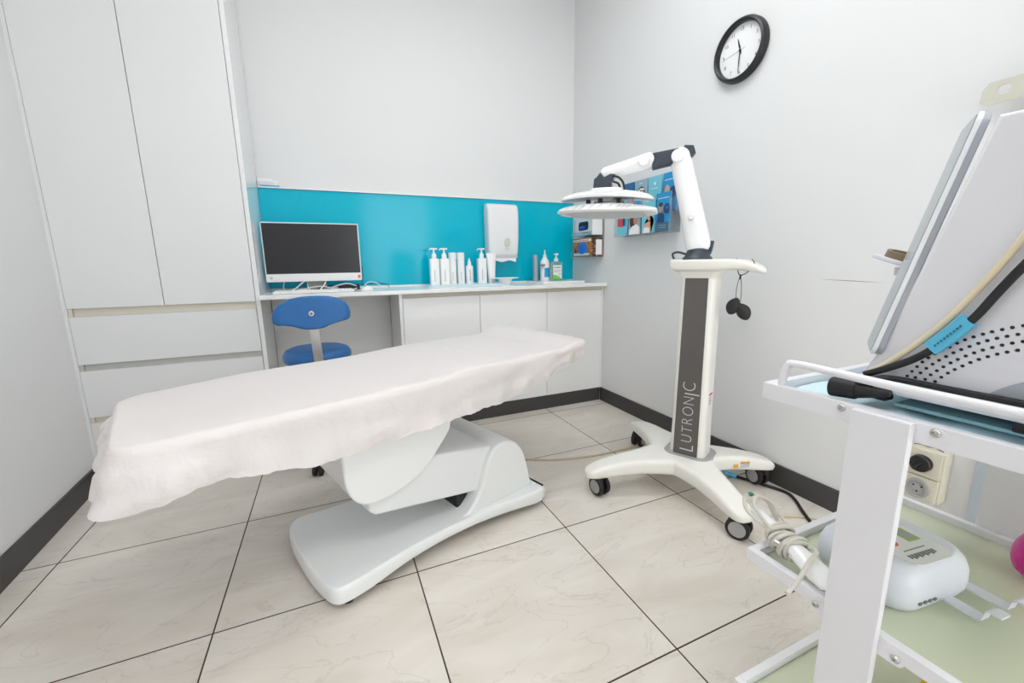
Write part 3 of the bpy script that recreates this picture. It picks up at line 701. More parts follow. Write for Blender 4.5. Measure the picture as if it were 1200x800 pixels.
spine = [V(max(.12, min(1.38, p.x)), 1.505, 0) for p in OUT]
def wr_noise(s, o):
    n = noise.noise(V(s*5, o*6, .3))*.004+noise.noise(V(s*14, o*5, 2.3))*.0025+noise.noise(V(s*3+o*9, o*20, 5))*.0012
    # fold creases across the sheet
    for c in (.02, .36, .70, 1.04): n += .0022*math.exp(-((s-c)/.006)**2)
    g = max(0, min(1, (s-1.3)/.15)); n += g*.004*noise.noise(V(s*22, o*22, 1))
    return n
for k in (0, .12, .25, .38, .5, .6, .7, .78, .85, .91, .95, .98):
    ring = []
    for p, q in zip(OUT, spine):
        a = q.lerp(p, k); ring.append(V(a.x, a.y, ztop(a.x, a.y)+.004+wr_noise(a.x, a.y)*(1 if k < .95 else .6)))
    rings.append(ring)
nrm = []
for i in range(N_):
    tg = (OUT[(i+1) % N_]-OUT[i-1]).normalized(); nrm.append(V(tg.y, -tg.x, 0))
amps = []
for i in range(N_):
    p = OUT[i]; foot = max(0, min(1, (.12-p.x)/.18)); head = max(0, min(1, (p.x-1.28)/.16))
    d = PER*i/N_
    wv = .55*math.sin(d*46+2.2*noise.noise(V(d*4, 0, 0)))+.8*noise.noise(V(d*13, 1, 0))+.45*noise.noise(V(d*34, 2, 0))
    amps.append((wv, .009+.008*max(0, min(1, 1-p.x/.6))+.008*head, foot, head))
for f, outw, dz in ((0, .0, -.004), (0, .006, -.012), (0, .008, -.024), (.2, .008, 0), (.36, .009, 0), (.52, .011, 0), (.68, .012, 0), (.84, .012, 0), (1., .011, 0)):
    ring = []
    for i, p in enumerate(OUT):
        wv, am, foot, head = amps[i]
        zt = ztop(p.x, p.y)+.002; zh = hem(p.x, p.y, i)
        z = zt+dz if f == 0 else (zt-.024)+(zh-zt+.024)*f
        o2 = outw+wv*am*(f**1.2)+(.022*foot*math.sin(f*1.9)-.02*head*f)
        o2 += .013*noise.noise(V(p.x*10+f*2.6, p.y*11, f*3.5))*(1 if f else .15)+.003*noise.noise(V(p.x*26-f*3, p.y*26, f*6))*(1 if f else .1)
        sl = .012*noise.noise(V(PER*i/N_*9, f*2, 4))*f
        tg = V(-nrm[i].y, nrm[i].x, 0)
        q = p+nrm[i]*o2+tg*sl; ring.append(V(q.x, q.y, z))
    rings.append(ring)
bm = BM(); loft(bm, rings, cap=False)
bmesh.ops.remove_doubles(bm, verts=bm.verts, dist=1e-5)
M_ = T((BC[0]*ca-BC[1]*sa, BC[0]*sa+BC[1]*ca, 0)) @ R(BA, 4, 'Z')
sh = solo('bed_sheet', 'crumpled white disposable sheet draped over the treatment bed', 'sheet', bl(bm), SHEET, sharp=80)
sh.location = (BC[0]*ca-BC[1]*sa, BC[0]*sa+BC[1]*ca, 0); sh.rotation_euler = (0, 0, BA)

# ------------------------------------------------------------------ LED lamp on a wheeled column
LR = math.radians(-63.2); LC = (1.47, 1.38)
led = thing('therapy_lamp', 'white light-therapy lamp on a four-wheeled column with a folding arm', 'lamp', (LC[0], LC[1], 0), LR)
tips = [(-.275, -.312), (.300, -.261), (.301, .235), (-.337, .316)]
# one smooth X-shaped base
bm = BM()
for tx, ty in tips:
    L = math.hypot(tx, ty); dx, dy = tx/L, ty/L; px_, py_ = -dy, dx; rg = []
    for f, w, zb, zt in ((0, .118, .100, .178), (.2, .106, .102, .178), (.36, .086, .104, .177), (.55, .066, .102, .172), (.75, .056, .096, .163), (.9, .051, .091, .151), (1.02, .047, .088, .138), (1.10, .038, .087, .125), (1.14, .02, .090, .112)):
        d = L*f; zm = (zb+zt)/2; hh = (zt-zb)/2; ring = []
        for (a, b) in rrect(2*w, 2*hh, min(w, hh)*.6, 5): ring.append(V(dx*d+px_*a, dy*d+py_*a, zm+b))
        rg.append(ring)
    loft(bm, rg)
rm = part('base', bm, CREAM, led, sharp=60)
md = rm.modifiers.new('remesh', 'REMESH'); md.mode = 'VOXEL'; md.voxel_size = .005; md.use_smooth_shade = True
ms = rm.modifiers.new('smooth', 'SMOOTH'); ms.factor = .6; ms.iterations = 9
for k, (tx, ty) in enumerate(tips):
    bm = BM(); L = math.hypot(tx, ty); a = math.atan2(ty, tx)+(.35, -.9, .3, .8)[k]
    c = V(tx, ty, 0)*.99; ax = V(math.cos(a), math.sin(a), 0); fw = V(-ax.y, ax.x, 0)
    for s in (-1, 1): cyl(bm, c+fw*.012+ax*(.009*s)+V(0, 0, .0445), c+fw*.012+ax*(.029*s)+V(0, 0, .0445), .044, seg=28, bev=.004)
    cs = part('caster', bm, BLKR, led)
    for s in (-1, 1):
        bm = BM(); cyl(bm, c+fw*.012+ax*(.0285*s)+V(0, 0, .0445), c+fw*.012+ax*(.031*s)+V(0, 0, .0445), .031, seg=24); part('hub_cap', bm, GREYP, cs)
    bm = BM(); cyl(bm, c+V(0, 0, .055), c+V(0, 0, .105), .012, seg=14); cyl(bm, c+fw*.006+V(0, 0, .066)-ax*.012, c+fw*.006+V(0, 0, .066)+ax*.012, .029, seg=18); part('fork', bm, BLK, cs)
CX, CY = .034, .018
bm = BM(); plate(bm, [(CX+x, CY+y) for x, y in rrect(.215, .185, .06, 6)], [(.160, -.004), (.1775, 0), (.180, .004)]); part('base_cover', bm, GREYP, led)
bm = BM(); rings = []
for z, w, d in ((.172, .158, .128), (.30, .153, .124), (.60, .150, .122), (.98, .149, .121), (1.0, .149, .121)):
    rings.append([V(CX+x, CY+y, z) for x, y in rrect(w, d, .028, 6)])
loft(bm, rings); col_ = part('column', bm, CREAM, led, sharp=50)
bm = BM(); y0, y1 = CY-.0645, CY-.0612
loft(bm, [[V(CX-.056, y0-.0032, .180), V(CX+.050, y0-.0032, .180), V(CX+.050, y0+.006, .180), V(CX-.056, y0+.006, .180)], [V(CX-.048, y1-.001, .998), V(CX+.046, y1-.001, .998), V(CX+.046, y1+.006, .998), V(CX-.048, y1+.006, .998)]])
fp = part('front_panel', bm, DGREY, led, 'dark grey front strip with white lettering')
# lettering, reading upwards: L U T R O N I C with tall L, dropped I and large C
bm = BM(); cur = 0
glyph = [('L', .058, .0), ('U', .045, .004), ('T', .045, .004), ('R', .045, .004), ('O', .045, .004), ('N', .045, .004), ('I', .062, -.006), ('C', .052, .0)]
lastw = []
xcur = 0
for ch, sz, dy in glyph:
    g = text_bm(ch, sz, .0004, None, 'LEFT', -.0011)
    x0 = min(v.co.x for v in g.verts); x1 = max(v.co.x for v in g.verts); yl = min(v.co.y for v in g.verts); yh = max(v.co.y for v in g.verts)
    base = {'L': -.006, 'I': -.014, 'C': -.002}.get(ch, .0)
    rot(g, T((xcur-x0, base-yl, 0))); merge(bm, g); xcur += (x1-x0)+.0095
sc_ = .335/xcur
rot(bm, R(math.radians(90), 4, 'Z') @ Matrix.Diagonal((sc_, sc_*1.2, 1, 1)))
rot(bm, T((CX+.022, y0-.0036, .205)) @ R(math.radians(.3), 4, 'X') @ FRONT)
for v in bm.verts: v.co.y += .0032*(v.co.z-.18)/.82
part('lettering', bm, mat('white_print', (214, 212, 208), .5), fp)
# top tray with side handle
def tl(z, grow):
    pts = [(-.10, -.07), (-.085, -.095), (0, -.10), (.09, -.095), (.15, -.075), (.20, -.045), (.235, -.01), (.25, .03), (.245, .065), (.225, .085), (.19, .08), (.14, .07), (.09, .09), (0, .095), (-.08, .09), (-.10, .065)]
    return [(CX-.01+p.x*(1-grow), CY+p.y*(1-grow)) for p in smooth_path([(a, b, 0) for a, b in pts], 4, True)]
bm = BM(); loft(bm, [[V(x, y, z-1.1*max(0, x-.16)**2*3+(.010*min(1, max(0, x-.13)/.1) if z < 1.04 else 0)) for x, y in tl(0, g)] for z, g in ((1.018, .16), (1.024, .08), (1.036, .02), (1.055, .0), (1.063, .008), (1.066, .03))]); part('top_tray', bm, CREAM, led, sharp=60)
bm = BM(); rings = []
for z, w, d in ((.985, .150, .122), (1.0, .166, .136), (1.02, .19, .16)): rings.append([V(CX+x, CY+y, z) for x, y in rrect(w, d, .03, 6)])
loft(bm, rings); part('neck_collar', bm, CREAM, led)
bm = BM(); box(bm, (CX+.0755, CY-.04, .415), (CX+.0765, CY+.015, .48)); wl = part('warning_label', bm, PAPER, led)
bm = BM(); box(bm, (CX+.0764, CY-.036, .468), (CX+.0772, CY+.011, .478)); part('red_heading', bm, RED, wl)
bm = BM(); [box(bm, (CX+.0764, CY-.034, .455-i*.009), (CX+.0770, CY+.006-.008*(i % 2), .458-i*.009)) for i in range(4)]; part('print', bm, INK, wl)
# sticker on the near right leg
# arm pieces in world space
def cap_arm(p0, p1, r0, r1, flat=.8, n=28, roll=V(.74, -.67, 0)):
    p0 = Vector(p0); p1 = Vector(p1); d = (p1-p0).normalized(); L = (p1-p0).length
    y = d.cross(roll).normalized(); x = y.cross(d); rings = []
    K = 10
    prof = [(-r0*math.cos(PI/2*i/K), r0*math.sin(PI/2*i/K)) for i in range(1, K)]+[(L*i/6, r0+(r1-r0)*i/6) for i in range(7)]+[(L+r1*math.sin(PI/2*i/K), r1*math.cos(PI/2*i/K)) for i in range(1, K)]
    for h, r in prof: rings.append([p0+d*h+x*(math.cos(2*PI*i/n)*r)+y*(math.sin(2*PI*i/n)*r*flat) for i in range(n)])
    bm = BM(); loft(bm, rings); return bm
S_ = V(1.436, 1.452, 1.500); B_ = V(1.500, 1.387, 1.135)
bm = BM(); lathe(bm, [(0, 1.0665), (.062, 1.0665), (.062, 1.072), (.050, 1.085), (.044, 1.105), (.036, 1.12), (0, 1.12)], (1.502, 1.388, 0)); 
tube(bm, [(1.53, 1.36, 1.075), (1.538, 1.352, 1.105), (1.542, 1.348, 1.145)], .008, seg=10); tube(bm, [(1.47, 1.42, 1.09), (1.445, 1.445, 1.10), (1.43, 1.46, 1.092), (1.435, 1.455, 1.07)], .005, seg=8); part('swivel_mount', bm, SLATE, led, 'dark slate swivel mount', world=True)
part('lower_arm', cap_arm(B_, S_, .051, .042), WPG, led, world=True)
bm = BM(); dn = V(-.735, -.678, 0); cyl(bm, S_-dn*.02+V(-.006, .006, 0), S_+dn*.042+V(-.006, .006, 0), .027, seg=28, bev=.005); part('pivot_cap', bm, WPL, led, world=True)
bm = BM(); cyl(bm, V(1.474, 1.408, 1.245)+dn*.02, V(1.474, 1.408, 1.245)+dn*.048, .012, seg=20, bev=.004); part('lock_knob', bm, WPL, led, world=True)
E1 = V(1.345, 1.546, 1.499); E0 = V(1.222, 1.682, 1.462)
bm = BM(); prism(bm, [(-.055, -.035), (.055, -.03), (.058, .03), (-.05, .032)], -.022, .022, 'Y', .006); 
rot(bm, T((1.393, 1.497, 1.500)) @ R(math.radians(-47), 4, 'Z') @ R(math.radians(-6), 4, 'Y')); part('elbow_joint', bm, SLATE, led, 'dark slate elbow joint', world=True)
bm = BM(); prism(bm, [(-.03, -.02), (.02, -.028), (.045, .0), (.035, .03), (0, .035)], -.02, .02, 'Y', .005); rot(bm, T((1.452, 1.446, 1.512)) @ R(math.radians(-47), 4, 'Z')); part('shoulder_joint', bm, SLATE, led, world=True)
part('upper_arm', cap_arm(E0, E1, .031, .035), WPG, led, world=True)
bm = BM(); cyl(bm, E1+dn*.02+V(-.012, .012, -.002), E1+dn*.036+V(-.012, .012, -.002), .024, seg=24, bev=.004); part('pivot_cap', bm, WPL, led, world=True)
HC = V(1.225, 1.680, 1.36)       # head centre
hx = V(.680, -.733, 0); hy = V(.733, .680, 0)
HM = Matrix(((hx.x, hy.x, 0, HC.x), (hx.y, hy.y, 0, HC.y), (0, 0, 1, HC.z), (0, 0, 0, 1)))
HT = HM @ T((0, 0, .006)) @ R(math.radians(2.5), 4, 'Y') @ R(math.radians(4), 4, 'X')
bm = BM(); prism(bm, [(-.040, .0), (.045, .0), (.040, .03), (.062, .058), (.04, .062), (.012, .05), (-.008, .072), (-.024, .052), (-.036, .045)], -.028, .028, 'Y', .007)
rot(bm, HM @ T((-.022, 0, .036))); part('head_joint', bm, SLATE, led, 'dark slate head joint', world=True)
bm = BM(); tube(bm, [HM @ V(.02, -.02, .085), HM @ V(.05, -.03, .08), HM @ V(.075, -.03, .055), HM @ V(.083, -.025, .022)], .005); tube(bm, [HM @ V(.03, -.02, .062), HM @ V(.055, -.025, .05), HM @ V(.065, -.02, .02)], .005); part('head_cable', bm, BLK, led, world=True)
def oval(a, b, n=64, e=.8): return [(math.copysign(abs(math.cos(2*PI*i/n))**e, math.cos(2*PI*i/n))*a, math.copysign(abs(math.sin(2*PI*i/n))**e, math.sin(2*PI*i/n))*b) for i in range(n)]
bm = BM(); rings = []
for z, k in ((-.020, .90), (-.026, .975), (-.022, 1.0), (-.012, .985), (.000, .9), (.012, .70), (.020, .45), (.023, .36), (.031, .345), (.033, .30)):
    rings.append([V(x*k, y*k, z+(.012*(1-(x*k/.21)**2) if z < 0 else 0)) for x, y in oval(.212, .155)])
loft(bm, rings); rot(bm, HT); part('head_canopy', bm, WPG, led, world=True, sharp=60)
bm = BM()
for x, y in ((-.08, -.03), (-.02, -.05), (.06, -.03), (.03, .05), (-.06, .05)): box(bm, (x-.009, y-.012, -.060), (x+.009, y+.012, -.012), .002)
rot(bm, HM); part('link_bracket', bm, SLATE, led, world=True)
bm = BM(); box(bm, (-.045, -.04, -.058), (.075, .07, -.02), .006); box(bm, (.10, -.06, -.066), (.125, .06, -.022), .005); rot(bm, HM); part('driver_box', bm, LGREY, led, world=True)
# LED panel: one curved tray, four vented segments
bm = BM(); rings = []
nx = 29
def hwid(u): return max(.03 if u < 0 else .055, .160*max(0, 1-(u/1.04)**2)**.42)
def ptop(u): return -.044-.012*u*u
def pbot(u): return -.084+.006*u*u
for i in range(nx):
    u = -1.02+2.04*i/(nx-1); x = .222*u; hw = hwid(u); zt, zb = ptop(u), pbot(u)
    rings.append([V(x, -hw, zb+.010), V(x, -hw+.004, zb+.003), V(x, -hw+.014, zb), V(x, -hw*.4, zb+.002), V(x, hw*.4, zb+.002), V(x, hw-.014, zb), V(x, hw, zb+.010), V(x, hw-.022, zt-.004), V(x, hw-.034, zt), V(x, -hw+.034, zt), V(x, -hw+.022, zt-.004)])
loft(bm, rings); HP = HM @ R(math.radians(2.2), 4, 'Y') @ R(math.radians(-1), 4, 'X'); rot(bm, HP); pan = part('led_panel', bm, WPL, led, world=True, sharp=30)
bm = BM()
for k in range(4):
    xa = -.175+k*.078
    for r in range(5):
        f = .14+.155*r
        for q in range(1 if k < 3 else 3):
            wq = .054 if k < 3 else .015; x_ = xa+.004+r*.004+q*.0195
            def pt(x, f): u = x/.222; hw = hwid(u); a = pbot(u)+.010; b = ptop(u)-.004; return V(x, -hw+.022*f-.0006, a+(b-a)*f)
            a, b = pt(x_, f), pt(x_+wq, f); c, d_ = pt(x_+wq, f+.07), pt(x_, f+.07); o = V(0, .004, 0)
            loft(bm, [[a, b, c, d_], [a+o, b+o, c+o, d_+o]])
rot(bm, HP); part('vent_slots', bm, GREYP, pan, world=True)
bm = BM()
for k in range(4):
    x = .145+k*.012+(.007 if k > 1 else 0); u = x/.222; p = V(x, -hwid(u)+.010, pbot(u)+.026); cyl(bm, HP @ (p+V(0, -.001, 0)), HP @ (p+V(0, .004, 0)), .0022, seg=10)
part('buttons', bm, GREYP, pan, world=True)
bm = BM(); 
for i in range(12):
    u0, u1 = -.8+1.6*i/12, -.8+1.6*(i+1)/12
    loft(bm, [[V(.222*u, -hwid(u)+.03, pbot(u)-.001), V(.222*u, hwid(u)-.03, pbot(u)-.001), V(.222*u, hwid(u)-.03, pbot(u)+.003), V(.222*u, -hwid(u)+.03, pbot(u)+.003)] for u in (u0, u1)])
rot(bm, HP); part('led_window', bm, LGREY, pan, 'pale grey light window', world=True)
# yellow warning sticker on right rear leg
bm = BM(); tx, ty = tips[2]; L = math.hypot(tx, ty); dx, dy = tx/L, ty/L
def lw(f): return .0664-.05*(f-.55)+.0002
def leg_side(f, z, out=0): o = lw(f)+out; return V(dx*L*f+dy*o, dy*L*f-dx*o, z)
def quad(f0, f1, z0, z1, out):
    b = BM(); loft(b, [[leg_side(f, z, out+q) for f, z in ((f0, z0), (f1, z0), (f1, z1), (f0, z1))] for q in (0, .0006)]); return b
wl = part('warning_label', quad(.66, .77, .118, .134, 0), LGREY, led)
bm = quad(.655, .775, .135, .145, .0002); merge(bm, quad(.57, .63, .118, .134, .0)); part('yellow_heading', bm, mat('warning_yellow', (226, 170, 40), .5), wl)
# goggles
t = thing('eye_goggles', 'pair of black eye shields hanging on a cord from the lamp column handle', 'goggles', (1.58, 1.235, .86))
HK = V(1.550, 1.217, 1.043)
bm = BM(); tube(bm, [HK+V(-.004, .01, .024), HK+V(-.018, -.006, -.0), HK+V(-.01, -.01, -.035), HK+V(0, -.012, -.045)], .0018, seg=8)
tube(bm, [HK+V(.036, -.03, .02), HK+V(.034, -.044, .0), HK+V(.015, -.03, -.032), HK+V(0, -.012, -.045)], .0018, seg=8)
tube(bm, [HK+V(0, -.012, -.04), HK+V(-.008, -.006, -.09), HK+V(-.008, -.006, -.14)], .0012, seg=8); tube(bm, [HK+V(0, -.012, -.04), HK+V(.006, -.016, -.09), HK+V(.008, -.016, -.15)], .0012, seg=8)
cyl(bm, HK+V(0, -.012, -.06), HK+V(0, -.012, -.04), .0035, seg=10); part('cord', bm, BLKR, t, world=True)
for c, a, s in ((HK+V(-.012, .0, -.170), .35, 1), (HK+V(.012, -.03, -.192), -.45, 1)):
    bm = BM(); ball(bm, (0, 0, 0), (.027, .012, .037), 24)
    for v in bm.verts: v.co.x *= (1-.35*(v.co.z/.037)**2*(1 if v.co.z > 0 else .4)); v.co.y -= .006*(1-(v.co.x/.03)**2)
    rot(bm, T(c) @ R(math.radians(-48), 4, 'Z') @ R(a, 4, 'Y')); part('eye_cup', bm, BLKR, t, world=True)

# floor cables
bm = BM(); tube(bm, [(.86, 1.95, .0052), (.924, 1.916, .0052), (1.0, 1.875, .0052), (1.072, 1.846, .0052), (1.18, 1.818, .0052), (1.291, 1.80, .0052), (1.40, 1.797, .0052), (1.50, 1.80, .0052), (1.62, 1.80, .0052), (1.83, 1.82, .0052)], .005)
solo('floor_cable', 'cream cable lying across the floor tiles behind the bed', 'cable', bm, CABC)
t = thing('power_cable', 'black power cable with a light blue tag by the lamp base', 'cable', (1.78, 1.2, 0))
bm = BM(); tube(bm, [(1.66, 1.36, .11), (1.70, 1.345, .06), (1.745, 1.34, .012), (1.78, 1.28, .0075), (1.805, 1.22, .0075), (1.835, 1.15, .0075), (1.845, 1.10, .0075), (1.82, 1.05, .0075), (1.76, .98, .0075), (1.70, .90, .0075), (1.66, .82, .0075)], .007); part('cord', bm, BLK, t, world=True)
bm = BM(); tube(bm, [(1.722, 1.343, .036), (1.745, 1.34, .014), (1.768, 1.303, .0105)], .0098, seg=12); part('tag', bm, TAG, t, 'light blue cable tag', world=True)
bm = BM(); tube(bm, [(1.46, 1.05, .0045), (1.58, 1.03, .0045), (1.68, .985, .0045), (1.76, .93, .0045), (1.80, .85, .0045)], .004)
solo('thin_cable', 'thin pale cable on the floor between the lamp and trolley', 'cable', bm, CABC)

# ------------------------------------------------------------------ trolley
TX0, TX1, TY1, TY0 = .744, 1.268, .511, -.26
tr = thing('trolley', 'white metal three-tier trolley with green glass shelves in the right foreground', 'trolley', ((TX0+TX1)/2, (TY0+TY1)/2, 0))
def tray(z0, z1, gz, zname):
    w_ = .016; bm = BM()
    box(bm, (TX0, TY0, z0), (TX0+w_, TY1, z1), .0015); box(bm, (TX1-w_, TY0, z0), (TX1, TY1, z1), .0015)
    box(bm, (TX0+w_, TY1-w_, z0), (TX1-w_, TY1, z1), .0015); box(bm, (TX0+w_, TY0, z0), (TX1-w_, TY0+w_, z1), .0015)
    box(bm, (TX0+w_, TY0+w_, z0), (TX0+w_+.012, TY1-w_, z0+.003)); box(bm, (TX1-w_-.012, TY0+w_, z0), (TX1-w_, TY1-w_, z0+.003)); box(bm, (TX0+w_, TY1-w_-.012, z0), (TX1-w_, TY1-w_, z0+.003)); box(bm, (TX0+w_, TY0+w_, z0), (TX1-w_, TY0+w_+.012, z0+.003))
    f = part('tray_frame', bm, PCOAT, tr, world=True)
    part('glass_shelf', box(BM(), (TX0+w_+.001, TY0+w_+.001, gz-.005), (TX1-w_-.001, TY1-w_-.001, gz), .0005), GLASS, f, 'greenish glass shelf', world=True)
tray(.799, .830, .809, 't'); tray(.452, .476, .4605, 'm'); tray(.128, .154, .137, 'l')
for xx, s in ((TX0, -1), (TX1, 1)):
    for y0, y1 in ((.281, .356), (-.105, -.03)):
        a, b = (xx-.0165, xx-.0015) if s < 0 else (xx+.0015, xx+.0165)
        lg = part('post', box(BM(), (a, y0, .085), (b, y1, .829), .003), PCOAT, tr, world=True)
        for zc, hh in ((.815, .0125), (.456, .0115), (.141, .0115)):
            bm = BM(); prism(bm, rrect(y1-y0+.062, 2*hh, hh*.9, 5, (y0+y1)/2-.001, zc), xx-.0014 if s < 0 else xx+.0001, xx-.0001 if s < 0 else xx+.0014, 'X'); br = part('bracket', bm, PCOAT, lg, world=True)
        for zc in (.8215 if s < 0 else .815, .456, .141):
            for yy in (y0-.021, y1+.019):
                e = -1 if s < 0 else 1
                bm = BM(); lathe(bm, [(0, e*.0025), (.0022, e*.0025), (.0026, e*.0050), (.0045, e*.0048), (.0060, e*.0030), (.0062, e*.0015), (0, e*.001)], (xx, yy, zc), axis='X', seg=18)
                part('bolt', bm, STEEL, lg, world=True)
        bm = BM(); yc = (y0+y1)/2; xc = (a+b)/2
        for q in (-1, 1): cyl(bm, (xc+.004*q, yc, .0305), (xc+.016*q, yc, .0305), .03, seg=24, bev=.003)
        cyl(bm, (xc, yc, .03), (xc, yc, .09), .007, seg=12); part('caster', bm, BLKR, lg, world=True)
for xx in (TX0+.008, TX1-.008):
    bm = BM(); tube(bm, [(xx, .480, .8295), (xx, .479, .852), (xx, .472, .868), (xx, .452, .8745), (xx, .30, .871), (xx, .1, .871), (xx, -.20, .8745), (xx, -.222, .868), (xx, -.229, .852), (xx, -.23, .8295)], .0068, seg=14); part('rail', bm, PCOAT, tr, world=True)
# pads on the top shelf
bm = BM(); nx_, ny_ = 40, 60; g = []
for i in range(nx_+1):
    row = []
    for j in range(ny_+1):
        x = TX0+.019+(TX1-TX0-.038)*i/nx_; y = TY0+.019+(TY1-TY0-.038)*j/ny_
        ed = min(i, nx_-i, j, ny_-j)/6
        h = .0125+.005*noise.noise(V(x*22, y*22, 0))+.003*noise.noise(V(x*50, y*45, 1))
        if x < TX0+.045: h += .006*max(0, noise.noise(V(3, y*9, 0))+.3)
        row.append(bm.verts.new((x, y, .8095+max(.002, h*min(1, .5+ed*.5)))))
    g.append(row)
for i in range(nx_):
    for j in range(ny_): bm.faces.new((g[i][j], g[i+1][j], g[i+1][j+1], g[i][j+1]))
bot = [bm.verts.new((v.co.x, v.co.y, .8096)) for v in ([r[0] for r in g]+g[-1][1:]+[r[-1] for r in g[-2::-1]]+g[0][-2:0:-1])]
bd = [r[0] for r in g]+g[-1][1:]+[r[-1] for r in g[-2::-1]]+g[0][-2:0:-1]
for k in range(len(bd)):
    k2 = (k+1) % len(bd); bm.faces.new((bd[k], bd[k2], bot[k2], bot[k]))
bm.faces.new(bot)
solo('absorbent_pad', 'crinkled pale blue absorbent pad lining the top trolley tray', 'pad', bm, BPAD, sharp=70)
bm = BM(); box(bm, (.803, -.14, .8275), (1.13, .335, .8335), .002); solo('tray_mat', 'teal mat under the white machine on the trolley', 'mat', bm, TEALP)

# ------------------------------------------------------------------ machine on the trolley
mc = thing('laser_machine', 'white medical machine with a tilted screen on top of the trolley', 'machine', (.96, .12, .834))
bm = BM(); box(bm, (.788, -.17, .848), (1.13, .392, .8665), .005, 3); part('base_plate', bm, MACH, mc, world=True)
for x, y in ((.805, -.15), (1.11, -.15), (.805, .36), (1.11, .36), (.805, .19)): part('foot', box(BM(), (x-.012, y-.018, .8338), (x+.012, y+.018, .849), .002), BLK, mc, world=True)
prof = [(.390, .866), (.3690, .909), (.2790, 1.238), (-.16, 1.232), (-.17, .866)]
bm = BM(); prism(bm, prof, .81, 1.11, 'X', .007, 3); body = part('body', bm, MACH, mc, world=True, sharp=50)
holes = [(.312, .9028), (.3061, .9106), (.2997, .9178), (.2927, .9248), (.2852, .9306), (.2783, .9373), (.2709, .9434), (.2631, .9487), (.2547, .9538), (.2467, .9582), (.2379, .9624), (.2294, .9663), (.2204, .9699), (.211, .973), (.2015, .9755), (.192, .9775),
 (.3064, .8943), (.3002, .902), (.2939, .9092), (.2871, .9162), (.2802, .9231), (.2729, .9291), (.2652, .9349), (.2573, .9406), (.2494, .9457), (.2411, .9502), (.2324, .9543), (.2235, .9581), (.2145, .9613), (.205, .964), (.195, .966),
 (.3055, .8775), (.3002, .8857), (.2943, .8934), (.2881, .9007), (.2813, .908), (.2745, .9145), (.2672, .9209), (.2597, .9269), (.2518, .9322), (.2437, .9372), (.2353, .9419), (.2267, .9461), (.2179, .9496), (.209, .9525), (.199, .955),
 (.2941, .877), (.2883, .885), (.2821, .8927), (.2757, .8995), (.2686, .9063), (.2614, .9128), (.2539, .9187), (.2461, .9241), (.2379, .9292), (.2296, .9336), (.221, .9376), (.212, .941), (.203, .944), (.193, .9465),
 (.3172, .8945), (.3222, .886), (.327, .8775), (.312, .886), (.317, .8775)]
bm = BM()
for y, z in holes: cyl(bm, (.8094, y, z), (.8103, y, z), .0022, seg=10)
part('vent_holes', bm, BLK, body, world=True)
bm = BM(); pts = [(.115+.158*math.cos(a), .79+.135*math.sin(a)) for a in [math.radians(34+112*i/30) for i in range(31)]]
prism(bm, [(y, max(z, .8675)) for y, z in pts], .806, .8098, 'X', .001); part('side_cover', bm, MACHG, mc, 'grey rounded side cover', world=True)
# tilted screen
O = V(.795, .3725, .904); wv = V(.88, .47, 0).normalized(); vv = V(0, -.243, .97); vv = (vv-wv*vv.dot(wv)).normalized(); nv = -(wv.cross(vv)).normalized()
SM = Matrix(((wv.x, vv.x, nv.x, O.x), (wv.y, vv.y, nv.y, O.y), (wv.z, vv.z, nv.z, O.z), (0, 0, 0, 1)))
ol = rrect(.118, .360, .016, 6, .059, .180)
bm = BM(); plate(bm, ol, [(-.0065, .001), (-.0058, 0), (-.002, 0), (-.0008, .0008), (0, .002)]); rot(bm, SM); scn = part('screen_housing', bm, BEZ, mc, world=True, sharp=50)
bm = BM(); plate(bm, rrect(.112, .352, .013, 6, .059, .180), [(-.003, 0), (.0008, 0)]); rot(bm, SM); part('screen_glass', bm, GSCR, scn, 'grey-blue glossy screen glass', world=True)
bm = BM(); plate(bm, rrect(.117, .357, .016, 6, .0595, .180), [(-.0145, .002), (-.0135, 0), (-.0066, 0)]); rot(bm, SM); part('back_shell', bm, MACHG, scn, 'grey back shell', world=True)
# holder on the far side
bm = BM(); prism(bm, rrect(.075, .06, .018, 5), -.004, .004, 'Z', .002); rot(bm, T((1.07, .482, 1.052)) @ R(math.radians(20), 4, 'X') @ R(math.radians(6), 4, 'Y'));
hd = part('handpiece_holder', bm, MACH, mc, world=True)
box(bm := BM(), (1.06, .34, 1.022), (1.08, .478, 1.040), .004); part('holder_arm', bm, MACH, hd, world=True)
bm = BM(); lathe(bm, [(.022, -.006), (.028, -.006), (.028, .008), (.022, .008), (.022, -.006)], (0, 0, 0)); rot(bm, T((1.075, .472, 1.060)) @ R(math.radians(20), 4, 'X')); part('holder_ring', bm, mat('brown_ring', (130, 110, 88), .5), hd, world=True)
# cables on the machine
t = thing('machine_cable', 'thick black cable with a blue tag draped up the side of the machine', 'cable', (.79, .3, .87))
bm = BM(); tube(bm, [(.788, .372, .872), (.790, .345, .888), (.792, .315, .909), (.794, .287, .938), (.796, .262, .975), (.797, .246, 1.008), (.797, .228, 1.043), (.797, .20, 1.09), (.798, .15, 1.15), (.798, .08, 1.205), (.802, .03, 1.236), (.83, .0, 1.2435), (.95, -.03, 1.2435)], .0053, seg=12); part('cord', bm, BLK, t, world=True)
bm = BM(); tp = [V(.787, .2985, .9275), V(.787, .287, .941), V(.788, .275, .958), V(.789, .2655, .973)]
loft(bm, [[p+V(0, -.0072, -.0065), p+V(0, .0072, .0065), p+V(.0125, .0072, .0065), p+V(.0125, -.0072, -.0065)] for p in tp]); tg_ = part('tag', bm, TAG, t, 'light blue printed cable tag', world=True)
bm = BM()
for i in range(9):
    f = .12+i*.085; p = tp[0].lerp(tp[3], f); box(bm, (.7862, p.y-.003, p.z-.001), (.7872, p.y-.001, p.z+.002))
